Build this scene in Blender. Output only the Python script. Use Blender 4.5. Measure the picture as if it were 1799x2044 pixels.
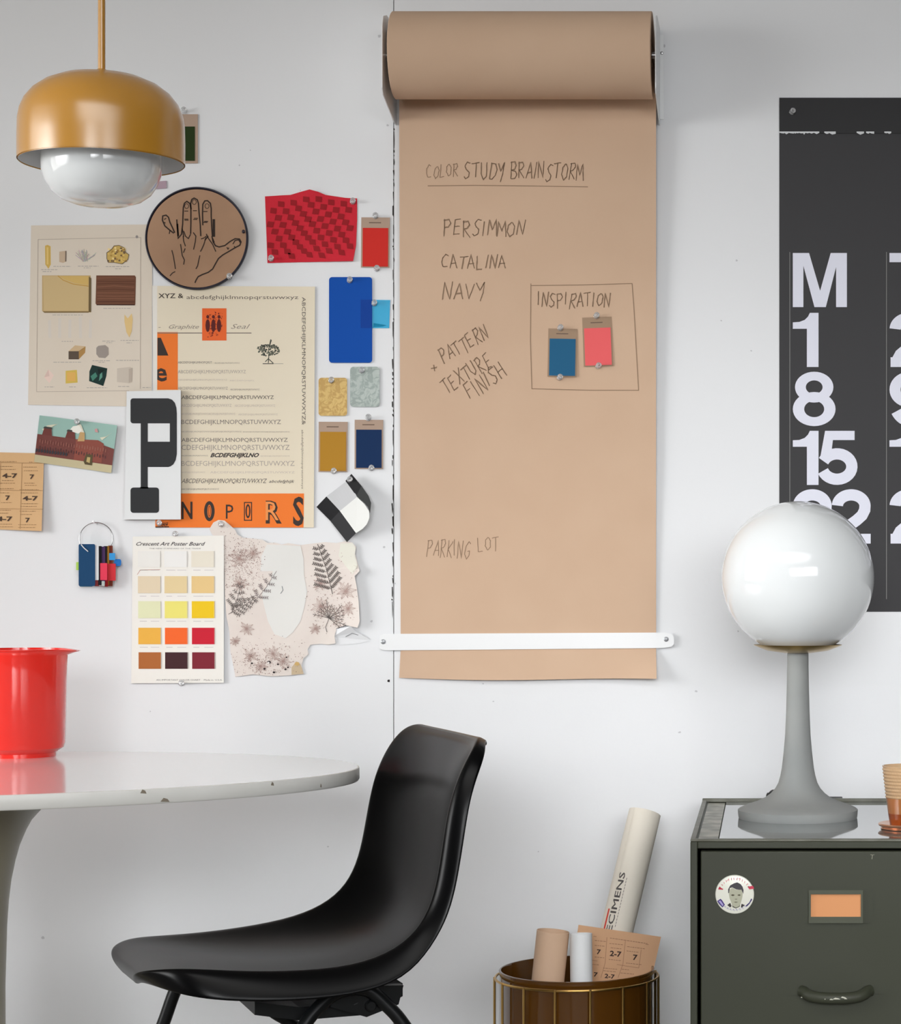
import bpy, bmesh, math, random
from mathutils import Vector, Matrix
random.seed(7)
for o in list(bpy.data.objects): bpy.data.objects.remove(o)
scene = bpy.context.scene
C = scene.collection
# ------------------------------------------------------------------ camera
F, PX, PY, H, ZW = 4400.0, 1535.0, 1165.0, 1.03, 3.93
W_, H_ = 1799.0, 2044.0
cam = bpy.data.cameras.new('camera'); co = bpy.data.objects.new('camera', cam); C.objects.link(co)
co.location = (0, -ZW, H); co.rotation_euler = (math.pi/2, 0, 0)
cam.sensor_fit = 'VERTICAL'; cam.sensor_height = 24.0
cam.lens = 24.0*F/H_
cam.shift_x = (W_/2-PX)/H_; cam.shift_y = -(H_/2-PY)/H_
cam.clip_start = 0.05; cam.clip_end = 50
scene.camera = co
# ------------------------------------------------------------------ light
scene.view_settings.view_transform = 'Standard'; scene.view_settings.look = 'None'
scene.view_settings.gamma = 1; scene.view_settings.use_curve_mapping = False
scene.view_settings.exposure = -0.17
world = bpy.data.worlds.new('World'); scene.world = world; world.use_nodes = True
bg = world.node_tree.nodes['Background']; bg.inputs[0].default_value = (0.93, 0.96, 1.0, 1); bg.inputs[1].default_value = 0.02
def area(name, loc, target, sx, sy, power, col=(1, 1, 1)):
    l = bpy.data.lights.new(name, 'AREA'); l.shape = 'RECTANGLE'; l.size = sx; l.size_y = sy; l.energy = power; l.color = col
    o = bpy.data.objects.new(name, l); C.objects.link(o); o.location = loc
    o.rotation_euler = (Vector(target)-Vector(loc)).to_track_quat('-Z', 'Y').to_euler()
    return o
XL, CEIL = -4.0, 2.6
def beam(*a, spread=180): o = area(*a); o.data.spread = math.radians(spread)
COOL, WARM = (0.97, 0.985, 1.0), (1.0, 0.97, 0.915)
beam('window_daylight', (XL-0.16, -1.9, 1.66), (XL+1, -1.9, 1.66), 2.6, 1.7, 48, WARM)
beam('window_daylight_low', (XL-0.16, -2.4, 1.5), (0.3, 0, 0.7), 2.0, 1.5, 8.6, COOL, spread=45)
beam('rear_window', (0.0, -6.6, 1.9), (0.1, 0, 0.5), 2.6, 1.2, 9.0, COOL, spread=33)
beam('rear_fill_right', (1.8, -5.6, 1.9), (0.0, 0, 0.5), 2.0, 1.2, 7.5, COOL, spread=50)  # added unseen fill lamp, lifts the wall beside the chair; no window modelled here
beam('overhead_fill_front', (-0.3, -2.4, 2.55), (-0.1, 0, 0.5), 2.4, 1.0, 6.6, COOL, spread=100)  # added overhead fill under the closed ceiling, shades the wall below the table
beam('overhead_fill', (-0.3, -3.4, 2.55), (-0.3, -3.4, 0.5), 2.4, 1.6, 28, WARM)  # added wide fill pointing down, unseen; the ceiling has no opening
# ------------------------------------------------------------------ helpers
def s2l(c):
    c = c/255.0
    return c/12.92 if c <= 0.04045 else ((c+0.055)/1.055)**2.4
MAT = {}
def mat(name, rgb, rough=0.6, metal=0.0, spec=0.5, coat=0.0, trans=0.0, sss=0.0, mottle=None, bump=None, ior=1.45):
    """mottle=(scale, amount, rgb2); bump=(scale, strength, distance)"""
    if name in MAT: return MAT[name]
    m = bpy.data.materials.new(name); m.use_nodes = True; nt = m.node_tree; b = nt.nodes['Principled BSDF']
    col = (s2l(rgb[0]), s2l(rgb[1]), s2l(rgb[2]), 1)
    b.inputs['Base Color'].default_value = col; b.inputs['Roughness'].default_value = rough
    b.inputs['Metallic'].default_value = metal; b.inputs['Specular IOR Level'].default_value = spec
    b.inputs['Coat Weight'].default_value = coat; b.inputs['Coat Roughness'].default_value = 0.05
    b.inputs['Transmission Weight'].default_value = trans; b.inputs['IOR'].default_value = ior
    if sss:
        b.inputs['Subsurface Weight'].default_value = sss; b.inputs['Subsurface Radius'].default_value = (1, 1, 1)
        b.inputs['Subsurface Scale'].default_value = 0.02
    tc = nt.nodes.new('ShaderNodeTexCoord')
    if mottle:
        n = nt.nodes.new('ShaderNodeTexNoise'); n.inputs['Scale'].default_value = mottle[0]; n.inputs['Detail'].default_value = 5
        r = nt.nodes.new('ShaderNodeValToRGB'); r.color_ramp.elements[0].position = 0.5-mottle[1]; r.color_ramp.elements[1].position = 0.5+mottle[1]
        r.color_ramp.elements[0].color = col; q = mottle[2]
        r.color_ramp.elements[1].color = (s2l(q[0]), s2l(q[1]), s2l(q[2]), 1)
        nt.links.new(tc.outputs['Object'], n.inputs['Vector']); nt.links.new(n.outputs['Fac'], r.inputs['Fac'])
        nt.links.new(r.outputs['Color'], b.inputs['Base Color'])
    if bump:
        n = nt.nodes.new('ShaderNodeTexNoise'); n.inputs['Scale'].default_value = bump[0]; n.inputs['Detail'].default_value = 4
        bp = nt.nodes.new('ShaderNodeBump'); bp.inputs['Strength'].default_value = bump[1]; bp.inputs['Distance'].default_value = bump[2]
        nt.links.new(tc.outputs['Object'], n.inputs['Vector']); nt.links.new(n.outputs['Fac'], bp.inputs['Height'])
        nt.links.new(bp.outputs['Normal'], b.inputs['Normal'])
    MAT[name] = m
    return m
def pc(r, g, b):                       # plain printed / painted paper colour
    return mat('print_%d_%d_%d' % (r, g, b), (r, g, b), 0.7, spec=0.3)

ORG = {}
def tag(o, label=None, cat=None, group=None, kind=None):
    if label: o['label'] = label
    if cat: o['category'] = cat
    if group: o['group'] = group
    if kind: o['kind'] = kind
    return o
def empty(name, loc, label, cat, group=None):
    o = bpy.data.objects.new(name, None); C.objects.link(o); o.location = loc; o.empty_display_size = 0.05
    ORG[o.name] = Vector(loc); return tag(o, label, cat, group)
def mk(name, verts, faces, mats, idx=None, parent=None, smooth=False, label=None, org=None):
    if parent: base = ORG[parent.name]
    elif org is not None: base = Vector(org)
    else:
        vs = [Vector(v) for v in verts]; base = sum(vs, Vector())/len(vs)
    me = bpy.data.meshes.new(name)
    me.from_pydata([tuple(Vector(v)-base) for v in verts], [], faces)
    if not isinstance(mats, (list, tuple)): mats = [mats]
    for m in mats: me.materials.append(m)
    if idx: me.polygons.foreach_set('material_index', idx)
    me.update()
    if smooth:
        me.polygons.foreach_set('use_smooth', [True]*len(me.polygons)); me.set_sharp_from_angle(angle=math.radians(38))
    o = bpy.data.objects.new(name, me); C.objects.link(o); ORG[o.name] = base
    if parent: o.parent = parent
    else: o.location = base
    if label: o['label'] = label
    return o
def fix_normals(o):
    bm = bmesh.new(); bm.from_mesh(o.data); bmesh.ops.recalc_face_normals(bm, faces=bm.faces); bm.to_mesh(o.data); bm.free(); return o
def mod_bevel(o, w, seg=3):
    m = o.modifiers.new('bevel', 'BEVEL'); m.width = w; m.segments = seg; m.limit_method = 'ANGLE'; m.angle_limit = 0.6
    for p in o.data.polygons: p.use_smooth = True
    o.data.set_sharp_from_angle(angle=math.radians(38)); return o

class G:                                # geometry collector in world coordinates
    def __init__(s): s.v = []; s.f = []; s.i = []
    def add(s, vs, fs, mi=0):
        n = len(s.v); s.v += [Vector(v) for v in vs]; s.f += [tuple(n+k for k in f) for f in fs]; s.i += [mi]*len(fs); return s
    def box(s, x0, x1, y0, y1, z0, z1, mi=0):
        v = [(x, y, z) for x in (x0, x1) for y in (y0, y1) for z in (z0, z1)]
        return s.add(v, [(0, 1, 3, 2), (4, 6, 7, 5), (0, 4, 5, 1), (2, 3, 7, 6), (0, 2, 6, 4), (1, 5, 7, 3)], mi)
    def lathe(s, prof, c, n=64, mi=0, axis=None, closed=False, fn=None, cap=True):
        c = Vector(c); M = Matrix.Identity(3) if axis is None else Vector((0, 0, 1)).rotation_difference(Vector(axis)).to_matrix()
        vs = []; k = len(prof)
        for r, z in prof:
            for j in range(n):
                a = 2*math.pi*j/n; p = Vector((r*math.cos(a), r*math.sin(a), z))
                if fn: p = fn(p, a)
                vs.append(c+M@p)
        fs = []
        for i in range(k-1 if not closed else k):
            for j in range(n):
                i2 = (i+1) % k; j2 = (j+1) % n
                fs.append((i*n+j, i*n+j2, i2*n+j2, i2*n+j))
        if not closed and cap:
            if prof[0][0] > 1e-5: fs.append(tuple(range(n))[::-1])
            if prof[-1][0] > 1e-5: fs.append(tuple((k-1)*n+j for j in range(n)))
        return s.add(vs, fs, mi)
    def tube(s, pts, r, n=12, mi=0, sub=6, cap=True, smooth=True):
        P = [Vector(p) for p in pts]
        if smooth and len(P) > 2:
            Q = []
            for i in range(len(P)-1):
                p0 = P[max(i-1, 0)]; p1 = P[i]; p2 = P[i+1]; p3 = P[min(i+2, len(P)-1)]
                for k in range(sub):
                    t = k/sub
                    Q.append(0.5*((2*p1)+(p2-p0)*t+(2*p0-5*p1+4*p2-p3)*t*t+(3*p1-p0-3*p2+p3)*t**3))
            Q.append(P[-1]); P = Q
        t0 = (P[1]-P[0]).normalized(); u = t0.orthogonal().normalized(); vs = []
        for i, p in enumerate(P):
            t = (P[min(i+1, len(P)-1)]-P[max(i-1, 0)]).normalized()
            u = (u-t*u.dot(t)).normalized(); w = t.cross(u)
            rr = r(i/(len(P)-1)) if callable(r) else r
            for j in range(n):
                a = 2*math.pi*j/n; vs.append(p+rr*(u*math.cos(a)+w*math.sin(a)))
        fs = [(i*n+j, i*n+(j+1) % n, (i+1)*n+(j+1) % n, (i+1)*n+j) for i in range(len(P)-1) for j in range(n)]
        if cap: fs += [tuple(range(n))[::-1], tuple((len(P)-1)*n+j for j in range(n))]
        return s.add(vs, fs, mi)
    def build(s, name, mats, parent=None, smooth=True, label=None, org=None):
        return fix_normals(mk(name, s.v, s.f, mats, s.i, parent, smooth, label, org))

_tc = {}
def textgeo(body, bold=0.0, shear=0.0):
    key = (body, bold, shear)
    if key in _tc: return _tc[key]
    cu = bpy.data.curves.new('t', 'FONT'); cu.body = body; cu.size = 1; cu.offset = bold; cu.shear = shear
    cu.resolution_u = 2; cu.fill_mode = 'FRONT'
    o = bpy.data.objects.new('t', cu); C.objects.link(o)
    dg = bpy.context.evaluated_depsgraph_get(); dg.update(); e = o.evaluated_get(dg); me = e.to_mesh()
    vs = [(v.co.x, v.co.y) for v in me.vertices]; fs = [tuple(p.vertices) for p in me.polygons]
    e.to_mesh_clear(); bpy.data.objects.remove(o); bpy.data.curves.remove(cu)
    x0 = min(v[0] for v in vs); vs = [(x-x0, y) for x, y in vs]
    _tc[key] = (vs, fs, max(v[0] for v in vs)); return _tc[key]
CAPH = max(v[1] for v in textgeo('H')[0])

def P(px, py, d=0.0):                   # a point d metres in front of the wall plane
    Z = ZW-d
    return Vector(((px-PX)*Z/F, -d, H-(py-PY)*Z/F))
class Sheet:
    """Printed or painted flat thing. px/py measured on the wall plane, d = distance off the wall."""
    def __init__(s, mp=P, warp=None, xf=None): s.v = []; s.f = []; s.i = []; s.m = []; s.mp = mp; s.w = warp; s.xf = xf
    def mi(s, m):
        if m not in s.m: s.m.append(m)
        return s.m.index(m)
    def add(s, vs, fs, m):
        n = len(s.v); s.v += vs; s.f += [tuple(n+k for k in f) for f in fs]; s.i += [s.mi(m)]*len(fs)
    def poly(s, pts, d, m): s.add([(x, y, d) for x, y in pts], [tuple(range(len(pts)))], m)
    def tris(s, pts, tri, d, m): s.add([(x, y, d) for x, y in pts], tri, m)
    def cut(s, pts, d, m, step=8):
        bm = bmesh.new(); bm.faces.new([bm.verts.new((x, y, 0)) for x, y in pts])
        xs = [p[0] for p in pts]; ys = [p[1] for p in pts]
        for ax_, lo, hi in ((0, min(xs), max(xs)), (1, min(ys), max(ys))):
            q = math.floor(lo/step)*step+step+.0137
            while q < hi:
                co_ = (q, 0, 0) if ax_ == 0 else (0, q, 0); no_ = (1, 0, 0) if ax_ == 0 else (0, 1, 0)
                bmesh.ops.bisect_plane(bm, geom=bm.verts[:]+bm.edges[:]+bm.faces[:], plane_co=co_, plane_no=no_, dist=1e-5); q += step
        bm.verts.index_update()
        s.add([(v.co.x, v.co.y, d) for v in bm.verts], [tuple(v.index for v in f.verts) for f in bm.faces], m); bm.free()
    def slab(s, pts, d0, d1, m, side=None):
        n = len(pts)
        s.add([(x, y, d1) for x, y in pts], [tuple(range(n))], m)
        s.add([(x, y, d1) for x, y in pts]+[(x, y, d0) for x, y in pts], [(i, (i+1) % n, n+(i+1) % n, n+i) for i in range(n)]+[tuple(range(n, 2*n))], side or m)
    def rect(s, x0, y0, x1, y1, d, m): s.poly([(x0, y0), (x1, y0), (x1, y1), (x0, y1)], d, m)
    def grid(s, c, nx, ny, d, m):
        vs = []
        for j in range(ny+1):
            for i in range(nx+1):
                u = i/nx; v = j/ny
                x = (c[0][0]*(1-u)+c[1][0]*u)*(1-v)+(c[3][0]*(1-u)+c[2][0]*u)*v
                y = (c[0][1]*(1-u)+c[1][1]*u)*(1-v)+(c[3][1]*(1-u)+c[2][1]*u)*v
                vs.append((x, y, d))
        s.add(vs, [(j*(nx+1)+i, j*(nx+1)+i+1, (j+1)*(nx+1)+i+1, (j+1)*(nx+1)+i) for j in range(ny) for i in range(nx)], m)
    def ell(s, cx, cy, rx, ry, d, m, n=24): s.poly([(cx+rx*math.cos(2*math.pi*k/n), cy+ry*math.sin(2*math.pi*k/n)) for k in range(n)], d, m)
    def ring(s, cx, cy, rx, ry, ix, iy, d, m, n=36, icy=None, a0=0, a1=360):
        icy = cy if icy is None else icy; vs = []; full = (a1-a0 == 360); k = n if full else n+1
        for q in range(k):
            a = math.radians(a0+(a1-a0)*q/n)
            vs += [(cx+rx*math.cos(a), cy+ry*math.sin(a), d), (cx+ix*math.cos(a), icy+iy*math.sin(a), d)]
        s.add(vs, [(2*q, 2*((q+1) % k), 2*((q+1) % k)+1, 2*q+1) for q in range(n)], m)
    def line(s, pts, w, d, m):
        n = len(pts)
        if n < 2: return
        vs = []
        for i in range(n):
            a = pts[max(i-1, 0)]; b = pts[i]; c = pts[min(i+1, n-1)]
            d1 = Vector((b[0]-a[0], b[1]-a[1])) if i > 0 else Vector((c[0]-b[0], c[1]-b[1]))
            d2 = Vector((c[0]-b[0], c[1]-b[1])) if i < n-1 else d1
            d1 = d1.normalized() if d1.length > 1e-6 else Vector((1, 0)); d2 = d2.normalized() if d2.length > 1e-6 else d1
            t = d1+d2
            t = t.normalized() if t.length > 0.2 else d1
            nn = Vector((-t.y, t.x)); k = min(1/max(abs(nn.dot(Vector((-d1.y, d1.x)))), 0.4), 2)*w/2
            vs += [(b[0]+nn.x*k, b[1]+nn.y*k, d), (b[0]-nn.x*k, b[1]-nn.y*k, d)]
        s.add(vs, [(2*i, 2*i+2, 2*i+3, 2*i+1) for i in range(n-1)], m)
    def text(s, body, x, y, cap, d, m, width=None, bold=0.0, shear=0.0, rot=0.0):
        if bold and 'M' in body:                 # thicken with a second strike instead of swelling the outlines
            e = bold*cap*.9
            s.text(body, x, y, cap, d, m, width, 0.0, shear, rot); s.text(body, x+e, y-e*.5, cap, d+2e-5, m, width, 0.0, shear, rot); return
        vs, fs, w = textgeo(body, bold, shear); k = cap/CAPH; kx = (width/w) if width else k
        a = math.radians(rot); ca, sa = math.cos(a), math.sin(a)
        out = []
        for u, v in vs:
            p, q = u*kx, -v*k
            out.append((x+p*ca-q*sa, y+p*sa+q*ca, d))
        s.add(out, fs, m)
    def build(s, name, parent=None, label=None, org=None, solid=0.0, smooth=False):
        V = []
        for x, y, d in s.v:
            if s.xf: x, y = s.xf(x, y)
            if s.w: d = d+s.w(x, y)
            V.append(s.mp(x, y, d))
        o = mk(name, V, s.f, s.m, s.i, parent, smooth, label, org)
        return o
def roundrect(x0, y0, x1, y1, r, n=5):
    pts = []
    for cx, cy, a in ((x1-r, y0+r, -90), (x1-r, y1-r, 0), (x0+r, y1-r, 90), (x0+r, y0+r, 180)):
        for k in range(n+1):
            t = math.radians(a+90*k/n); pts.append((cx+r*math.cos(t), cy+r*math.sin(t)))
    return pts
def rotxf(cx, cy, deg):
    a = math.radians(deg); ca, sa = math.cos(a), math.sin(a)
    return lambda x, y: (cx+(x-cx)*ca-(y-cy)*sa, cy+(x-cx)*sa+(y-cy)*ca)
def jit(a): return random.uniform(-a, a)

# ------------------------------------------------------------------ materials
WALL = mat('white_wall_paint', (228, 229, 231), 0.55, spec=0.3, mottle=(1.3, 0.25, (232, 233, 235)), bump=(90, 0.10, 0.002))
CRACK = mat('dark_gap', (40, 36, 34), 0.9)
SCUFF = mat('wall_scuff', (196, 196, 199), 0.8)
CEILM = mat('white_ceiling_paint', (225, 224, 222), 0.8)
FLOORM = mat('grey_concrete_floor', (150, 146, 140), 0.5, mottle=(4, 0.2, (132, 128, 123)))
WHITEM = mat('white_enamel', (236, 237, 238), 0.3)
KRAFT = mat('kraft_paper', (202, 171, 145), 0.75, spec=0.25, mottle=(9, 0.3, (208, 178, 152)), bump=(14, 0.25, 0.004))
PENCIL = mat('pencil_line', (144, 118, 95), 0.8)
BLACKSH = mat('black_glossy_shell', (5, 5, 6), 0.26, spec=0.14, coat=0.0)
MAT['black_glossy_shell'].node_tree.nodes['Principled BSDF'].inputs['Coat Roughness'].default_value = 0.18
BLACKMT = mat('black_powder_coat', (12, 14, 15), 0.4, spec=.3)
OCHRE = mat('ochre_enamel', (196, 138, 38), 0.4, spec=.3, coat=1.0); MAT['ochre_enamel'].node_tree.nodes['Principled BSDF'].inputs['Coat IOR'].default_value = 1.85
MAT['ochre_enamel'].node_tree.nodes['Principled BSDF'].inputs['Coat Roughness'].default_value = 0.24
BRASS = mat('brass', (196, 158, 92), 0.3, metal=1.0)
BRASSD = mat('aged_brass', (168, 140, 84), 0.3, metal=1.0)
OPAL = mat('opal_glass', (232, 235, 236), 0.07, coat=0.4, sss=0.3)
CONC = mat('grey_cast_stone', (143, 146, 145), 0.75, mottle=(14, 0.22, (152, 154, 152)), bump=(60, 0.2, 0.002))
OLIVE = mat('olive_green_steel', (54, 57, 43), 0.45, spec=.32, mottle=(3.5, 0.3, (60, 62, 52)), bump=(7, 0.08, 0.01))
OLIVEL = mat('worn_steel_edge', (112, 112, 102), 0.45, mottle=(30, 0.15, (90, 90, 78)))
STRIP = mat('scratched_steel_strip', (168, 166, 152), 0.4, metal=0.2, mottle=(26, 0.12, (112, 112, 98)))
MIRR = mat('grey_glass_top', (168, 172, 174), 0.04, metal=0.75)
RED = mat('red_plastic', (238, 44, 34), 0.22, coat=0.6, sss=0.1)
TABLEM = mat('white_laminate', (238, 239, 240), 0.1, coat=0.3)
TEDGE = mat('white_table_edge', (214, 213, 208), 0.35, mottle=(12, 0.3, (222, 221, 217)))
PEDM = mat('beige_enamel_pedestal', (160, 154, 134), 0.35)
AMBERB = mat('brown_amber_plastic', (76, 44, 8), 0.15, coat=0.5, mottle=(2.5, 0.3, (90, 56, 14)))
PIN = mat('clear_pin_plastic', (245, 246, 247), 0.06, trans=0.75, spec=0.6)
STEEL = mat('steel_wire', (190, 190, 192), 0.25, metal=1.0)
BLACKR = mat('black_rubber', (18, 18, 18), 0.5)

# ================================================================== SETTING
g = G()
SX = P(786, 0).x                                           # panel joint
g.box(XL-0.15, SX-0.0007, 0, 0.12, 0, CEIL); g.box(SX+0.0007, 3.2, 0, 0.12, 0, CEIL); g.box(SX-0.0007, SX+0.0007, 0.004, 0.1, 0, CEIL, 1)
w_ = Sheet()
rr = random.Random(3)
y = 236
while y < 1215:                                            # chipped caulk along the joint
    L = rr.choice([3, 5, 8, 12, 22, 34]); w = rr.uniform(1.2, 3.6) if L < 25 else rr.uniform(1.6, 2.4); x = 786-2.5*(y-236)/980+rr.uniform(-1, 1)
    w_.poly([(x-w/2, y), (x+w/2*rr.random(), y-1), (x+w/2, y+L*0.5), (x+w*0.3, y+L), (x-w/2*rr.random(), y+L*0.8)], 0.0006, CRACK)
    y += L+rr.choice([2, 3, 6, 10, 16, 4])
for (x, y, r) in [(1471, 520, 3), (757, 72, 4), (1326, 92, 4), (776, 1359, 3.5), (774, 250, 3), (767, 1092, 3), (788, 1165, 2.5), (764, 1282, 3), (86, 1872, 4), (812, 1065, 1),
                  (690, 930, 2), (1357, 1462, 3), (655, 1690, 2), (1075, 1700, 2), (600, 380, 1.5), (478, 330, 2), (500, 300, 1.5), (1440, 640, 2), (1500, 700, 2.5), (742, 1240, 3), (722, 1278, 2), (1390, 1380, 3),
                  (985, 1400, 2), (965, 1365, 2), (300, 1420, 2), (1474, 1260, 2.5), (640, 1220, 2)]:
    w_.poly([(x+r*math.cos(k*1.05)*rr.uniform(.6, 1.2), y+r*math.sin(k*1.05)*rr.uniform(.5, 1)) for k in range(6)], 0.0005, SCUFF if r != 3.5 else CRACK)
n = len(g.v)
for x, y, d in w_.v: g.v.append(P(x, y, d))
g.f += [tuple(n+k for k in f) for f in w_.f]; g.i += [2+k for k in w_.i]
o = mk('wall_back', g.v, g.f, [WALL, CRACK]+w_.m, g.i, org=(0, 0, 0)); tag(o, kind='structure')
YB = -7.0
def struct(name, g, m, smooth=False): o = g.build(name, m, smooth=smooth, org=(0, 0, 0)); return tag(o, kind='structure')
struct('floor', G().box(XL-0.15, 3.2, YB, 0.12, -0.1, 0), FLOORM)
struct('ceiling', G().box(XL-0.15, 3.2, YB, 0.12, CEIL, CEIL+0.1), CEILM)
g = G(); WY0, WY1, WZ0, WZ1 = -3.4, -0.5, 0.65, 2.55
g.box(XL-0.15, XL, YB, WY0, 0, CEIL); g.box(XL-0.15, XL, WY1, 0, 0, CEIL); g.box(XL-0.15, XL, WY0, WY1, 0, WZ0); g.box(XL-0.15, XL, WY0, WY1, WZ1, CEIL)
struct('wall_left', g, WALL)
g = G(); t = 0.05; a, b = XL-0.10, XL-0.04
g.box(a, b, WY0, WY0+t, WZ0, WZ1); g.box(a, b, WY1-t, WY1, WZ0, WZ1); g.box(a, b, WY0+t, WY1-t, WZ0, WZ0+t); g.box(a, b, WY0+t, WY1-t, WZ1-t, WZ1); g.box(a, b, -1.97, -1.93, WZ0+t, WZ1-t)
struct('window_1', g, WHITEM)

# ================================================================== PAPER DISPENSER
root = empty('paper_dispenser', P(1053, 700, 0.0), 'white wall-mounted dispenser with a thick roll of brown kraft paper and its hanging sheet', 'paper dispenser')
rz = H+(PY-111)*3.83/F; rc = 0.101; rr_ = 0.0745; xl, xr = P(785, 0, 0.1).x, P(1305.5, 0, 0.1).x
# end brackets: bent plates seen edge on
for sx, x in ((-1, -0.6645), (1, -0.1945)):
    g = G(); t = 0.0016
    top, bot = rz+0.070, rz-0.100
    prof = [(0.0005, top), (0.10, top), (0.135, top-0.01), (0.145, top-0.03), (0.145, rz-0.066), (0.135, rz-0.075), (0.02, bot), (0.0005, bot)]
    vs = [(x-t/2, -d, z) for d, z in prof]+[(x+t/2, -d, z) for d, z in prof]; k = len(prof)
    g.add(vs, [tuple(range(k)), tuple(range(k, 2*k))]+[(i, (i+1) % k, k+(i+1) % k, k+i) for i in range(k)])
    x2 = x+sx*0.007
    g.box(min(x, x2), max(x, x2), -0.0018, -0.0002, bot+0.01, top-0.01)
    br = g.build('bracket', WHITEM, root, smooth=False)
    for zz in (rz+0.028,):
        G().lathe([(0, 0.0), (0.003, 0.0), (0.003, 0.001), (0.002, 0.0024), (0, 0.0028)], (x+sx*0.0038, -0.0018, zz), 16, axis=(0, -1, 0)).build('screw', STEEL, br)
G().lathe([(0.006, 0), (0.006, 0.470)], (-0.665, -rc, rz), 20, axis=(1, 0, 0)).build('spindle', STEEL, root)
L = xr-xl-0.004
roll = G().lathe([(0.022, 0.002), (rr_-0.001, 0.0), (rr_, 0.001), (rr_, L-0.001), (rr_-0.001, L), (0.022, L-0.002)], (xl+0.002, -rc, rz), 96, axis=(1, 0, 0), closed=True).build('paper_roll', KRAFT, root)
G().lathe([(0.0205, 0.0), (0.0225, 0.0), (0.0225, L-0.002), (0.0205, L-0.002)], (xl+0.003, -rc, rz), 48, axis=(1, 0, 0), closed=True).build('cardboard_core', mat('cardboard', (150, 122, 96), 0.8), roll)

LET = {'A': [[(0, 6), (1.8, 0), (3.6, 6)], [(.8, 4), (3.4, 3.7)]], 'B': [[(.4, 0), (.3, 6)], [(0, .2), (2.4, 0), (3.2, 1.2), (2.4, 2.6), (.6, 3)], [(.6, 3), (3, 3.4), (3.6, 4.6), (2.6, 5.8), (.3, 6)]],
 'C': [[(3.4, .7), (2, 0), (.5, 1.6), (.1, 3.6), (1, 5.6), (3.2, 5.4)]], 'D': [[(.4, 0), (.4, 6)], [(0, .1), (2.4, .4), (3.5, 2.4), (3.1, 4.6), (1.6, 6), (.2, 6)]],
 'E': [[(3, 0), (.4, .3), (.3, 6), (3, 5.8)], [(.3, 3), (2.6, 2.8)]], 'F': [[(3.2, 0), (.4, .3), (.3, 6.3)], [(.3, 3), (2.5, 2.8)]],
 'G': [[(3.3, .8), (2, 0), (.4, 1.8), (.3, 4.4), (1.8, 6), (3.3, 4.8), (3.3, 3.2), (2, 3.3)]], 'H': [[(.4, 0), (.2, 6)], [(3.2, -.2), (3.2, 6)], [(.2, 3.2), (3.2, 2.8)]],
 'I': [[(.6, 0), (.4, 6)]], 'K': [[(.5, 0), (.3, 6)], [(3.3, .2), (.5, 3.3), (3.4, 6.2)]], 'L': [[(.5, 0), (.3, 5.8), (3, 5.6)]],
 'M': [[(0, 6), (.6, 0), (2.2, 3.8), (3.8, -.3), (4.2, 6)]], 'N': [[(.2, 6), (.4, 0), (3, 5.8), (3.5, -.2)]],
 'O': [[(2, .2), (.5, 1.4), (.2, 4), (1.6, 6), (3.2, 4.8), (3.4, 1.8), (2.2, .2)]], 'P': [[(.6, 0), (.3, 6.6)], [(0, .4), (2.6, 0), (3.4, 1.4), (2.2, 2.9), (.4, 3.2)]],
 'R': [[(.6, 0), (.4, 6.4)], [(0, .4), (2.6, 0), (3.2, 1.4), (2, 2.8), (.5, 3.1), (3.4, 6.2)]], 'S': [[(3.4, .3), (1.8, -.1), (.5, 1.4), (1.4, 2.8), (2.8, 3.8), (2.6, 5.4), (1, 6.2), (.1, 5.4)]],
 'T': [[(-.2, .5), (4, 0)], [(2, .3), (1.8, 6)]], 'U': [[(.3, 0), (.2, 4), (1.4, 6), (3, 4.8), (3.2, 0)]], 'V': [[(0, 0), (1.6, 6), (3.4, 0)]],
 'X': [[(.2, 0), (3.3, 6)], [(3.3, 0), (0, 6)]], 'Y': [[(0, 0), (1.4, 3), (3.2, -.3)], [(3.2, -.3), (2.6, 4), (1.6, 7.2)]], '+': [[(.4, 3.2), (3.4, 3)], [(1.8, 1.6), (1.9, 4.8)]]}
def hand(sh, txt, x, y, width, cap, rot=0, w=1.5, d=0.0004, passes=2):
    a = math.radians(rot); ca, sa = math.cos(a), math.sin(a)
    n = sum(1.0 if c not in 'I ' else 0.55 for c in txt); adv = width/n; cx = 0
    for c in txt:
        if c == ' ': cx += adv*0.55; continue
        cw = adv*(0.55 if c == 'I' else 1.0); kx = cw*0.80/3.6 if c != 'I' else adv*.2; ky = cap/6; dy = jit(cap*.10); sl = .3+jit(.5); sc = 1+jit(.08)
        for st in LET[c]:
            for q in range(passes):
                pts = []
                for i in range(len(st)-1):
                    for k in range(4):
                        t = k/4; pts.append((st[i][0]*(1-t)+st[i+1][0]*t, st[i][1]*(1-t)+st[i+1][1]*t))
                pts.append(st[-1]); j1, j2 = jit(.25)*q, jit(.25)*q
                out = []
                for u, v in pts:
                    X = cx+(u+j1)*kx+(6-v)*sl+jit(.45); Y = (v*sc+j2)*ky+dy+jit(.45)
                    out.append((x+X*ca-Y*sa, y+X*sa+Y*ca))
                sh.line(out, w, d, PENCIL)
        cx += cw
def kwarp(x, y):
    if y < 1262: return 0.004+0.024*max(0, (1262-y)/1065)**1.5+0.0015*math.sin(x/90+y/160)*min(1, (1262-y)/200)
    if y < 1296: return 0.004
    t = (y-1296)/60
    return 0.004+t*(0.006+0.018*((x-797)/513)**3+0.003*math.sin(x/70))
sh = Sheet(warp=kwarp)
sh.grid([(797, 186), (1310, 186), (1310, 1262), (800, 1268)], 24, 60, 0, KRAFT)
sh.grid([(800, 1262), (1310, 1262), (1310, 1296), (800, 1296)], 24, 2, 0, KRAFT)
n0 = len(sh.v)
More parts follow.
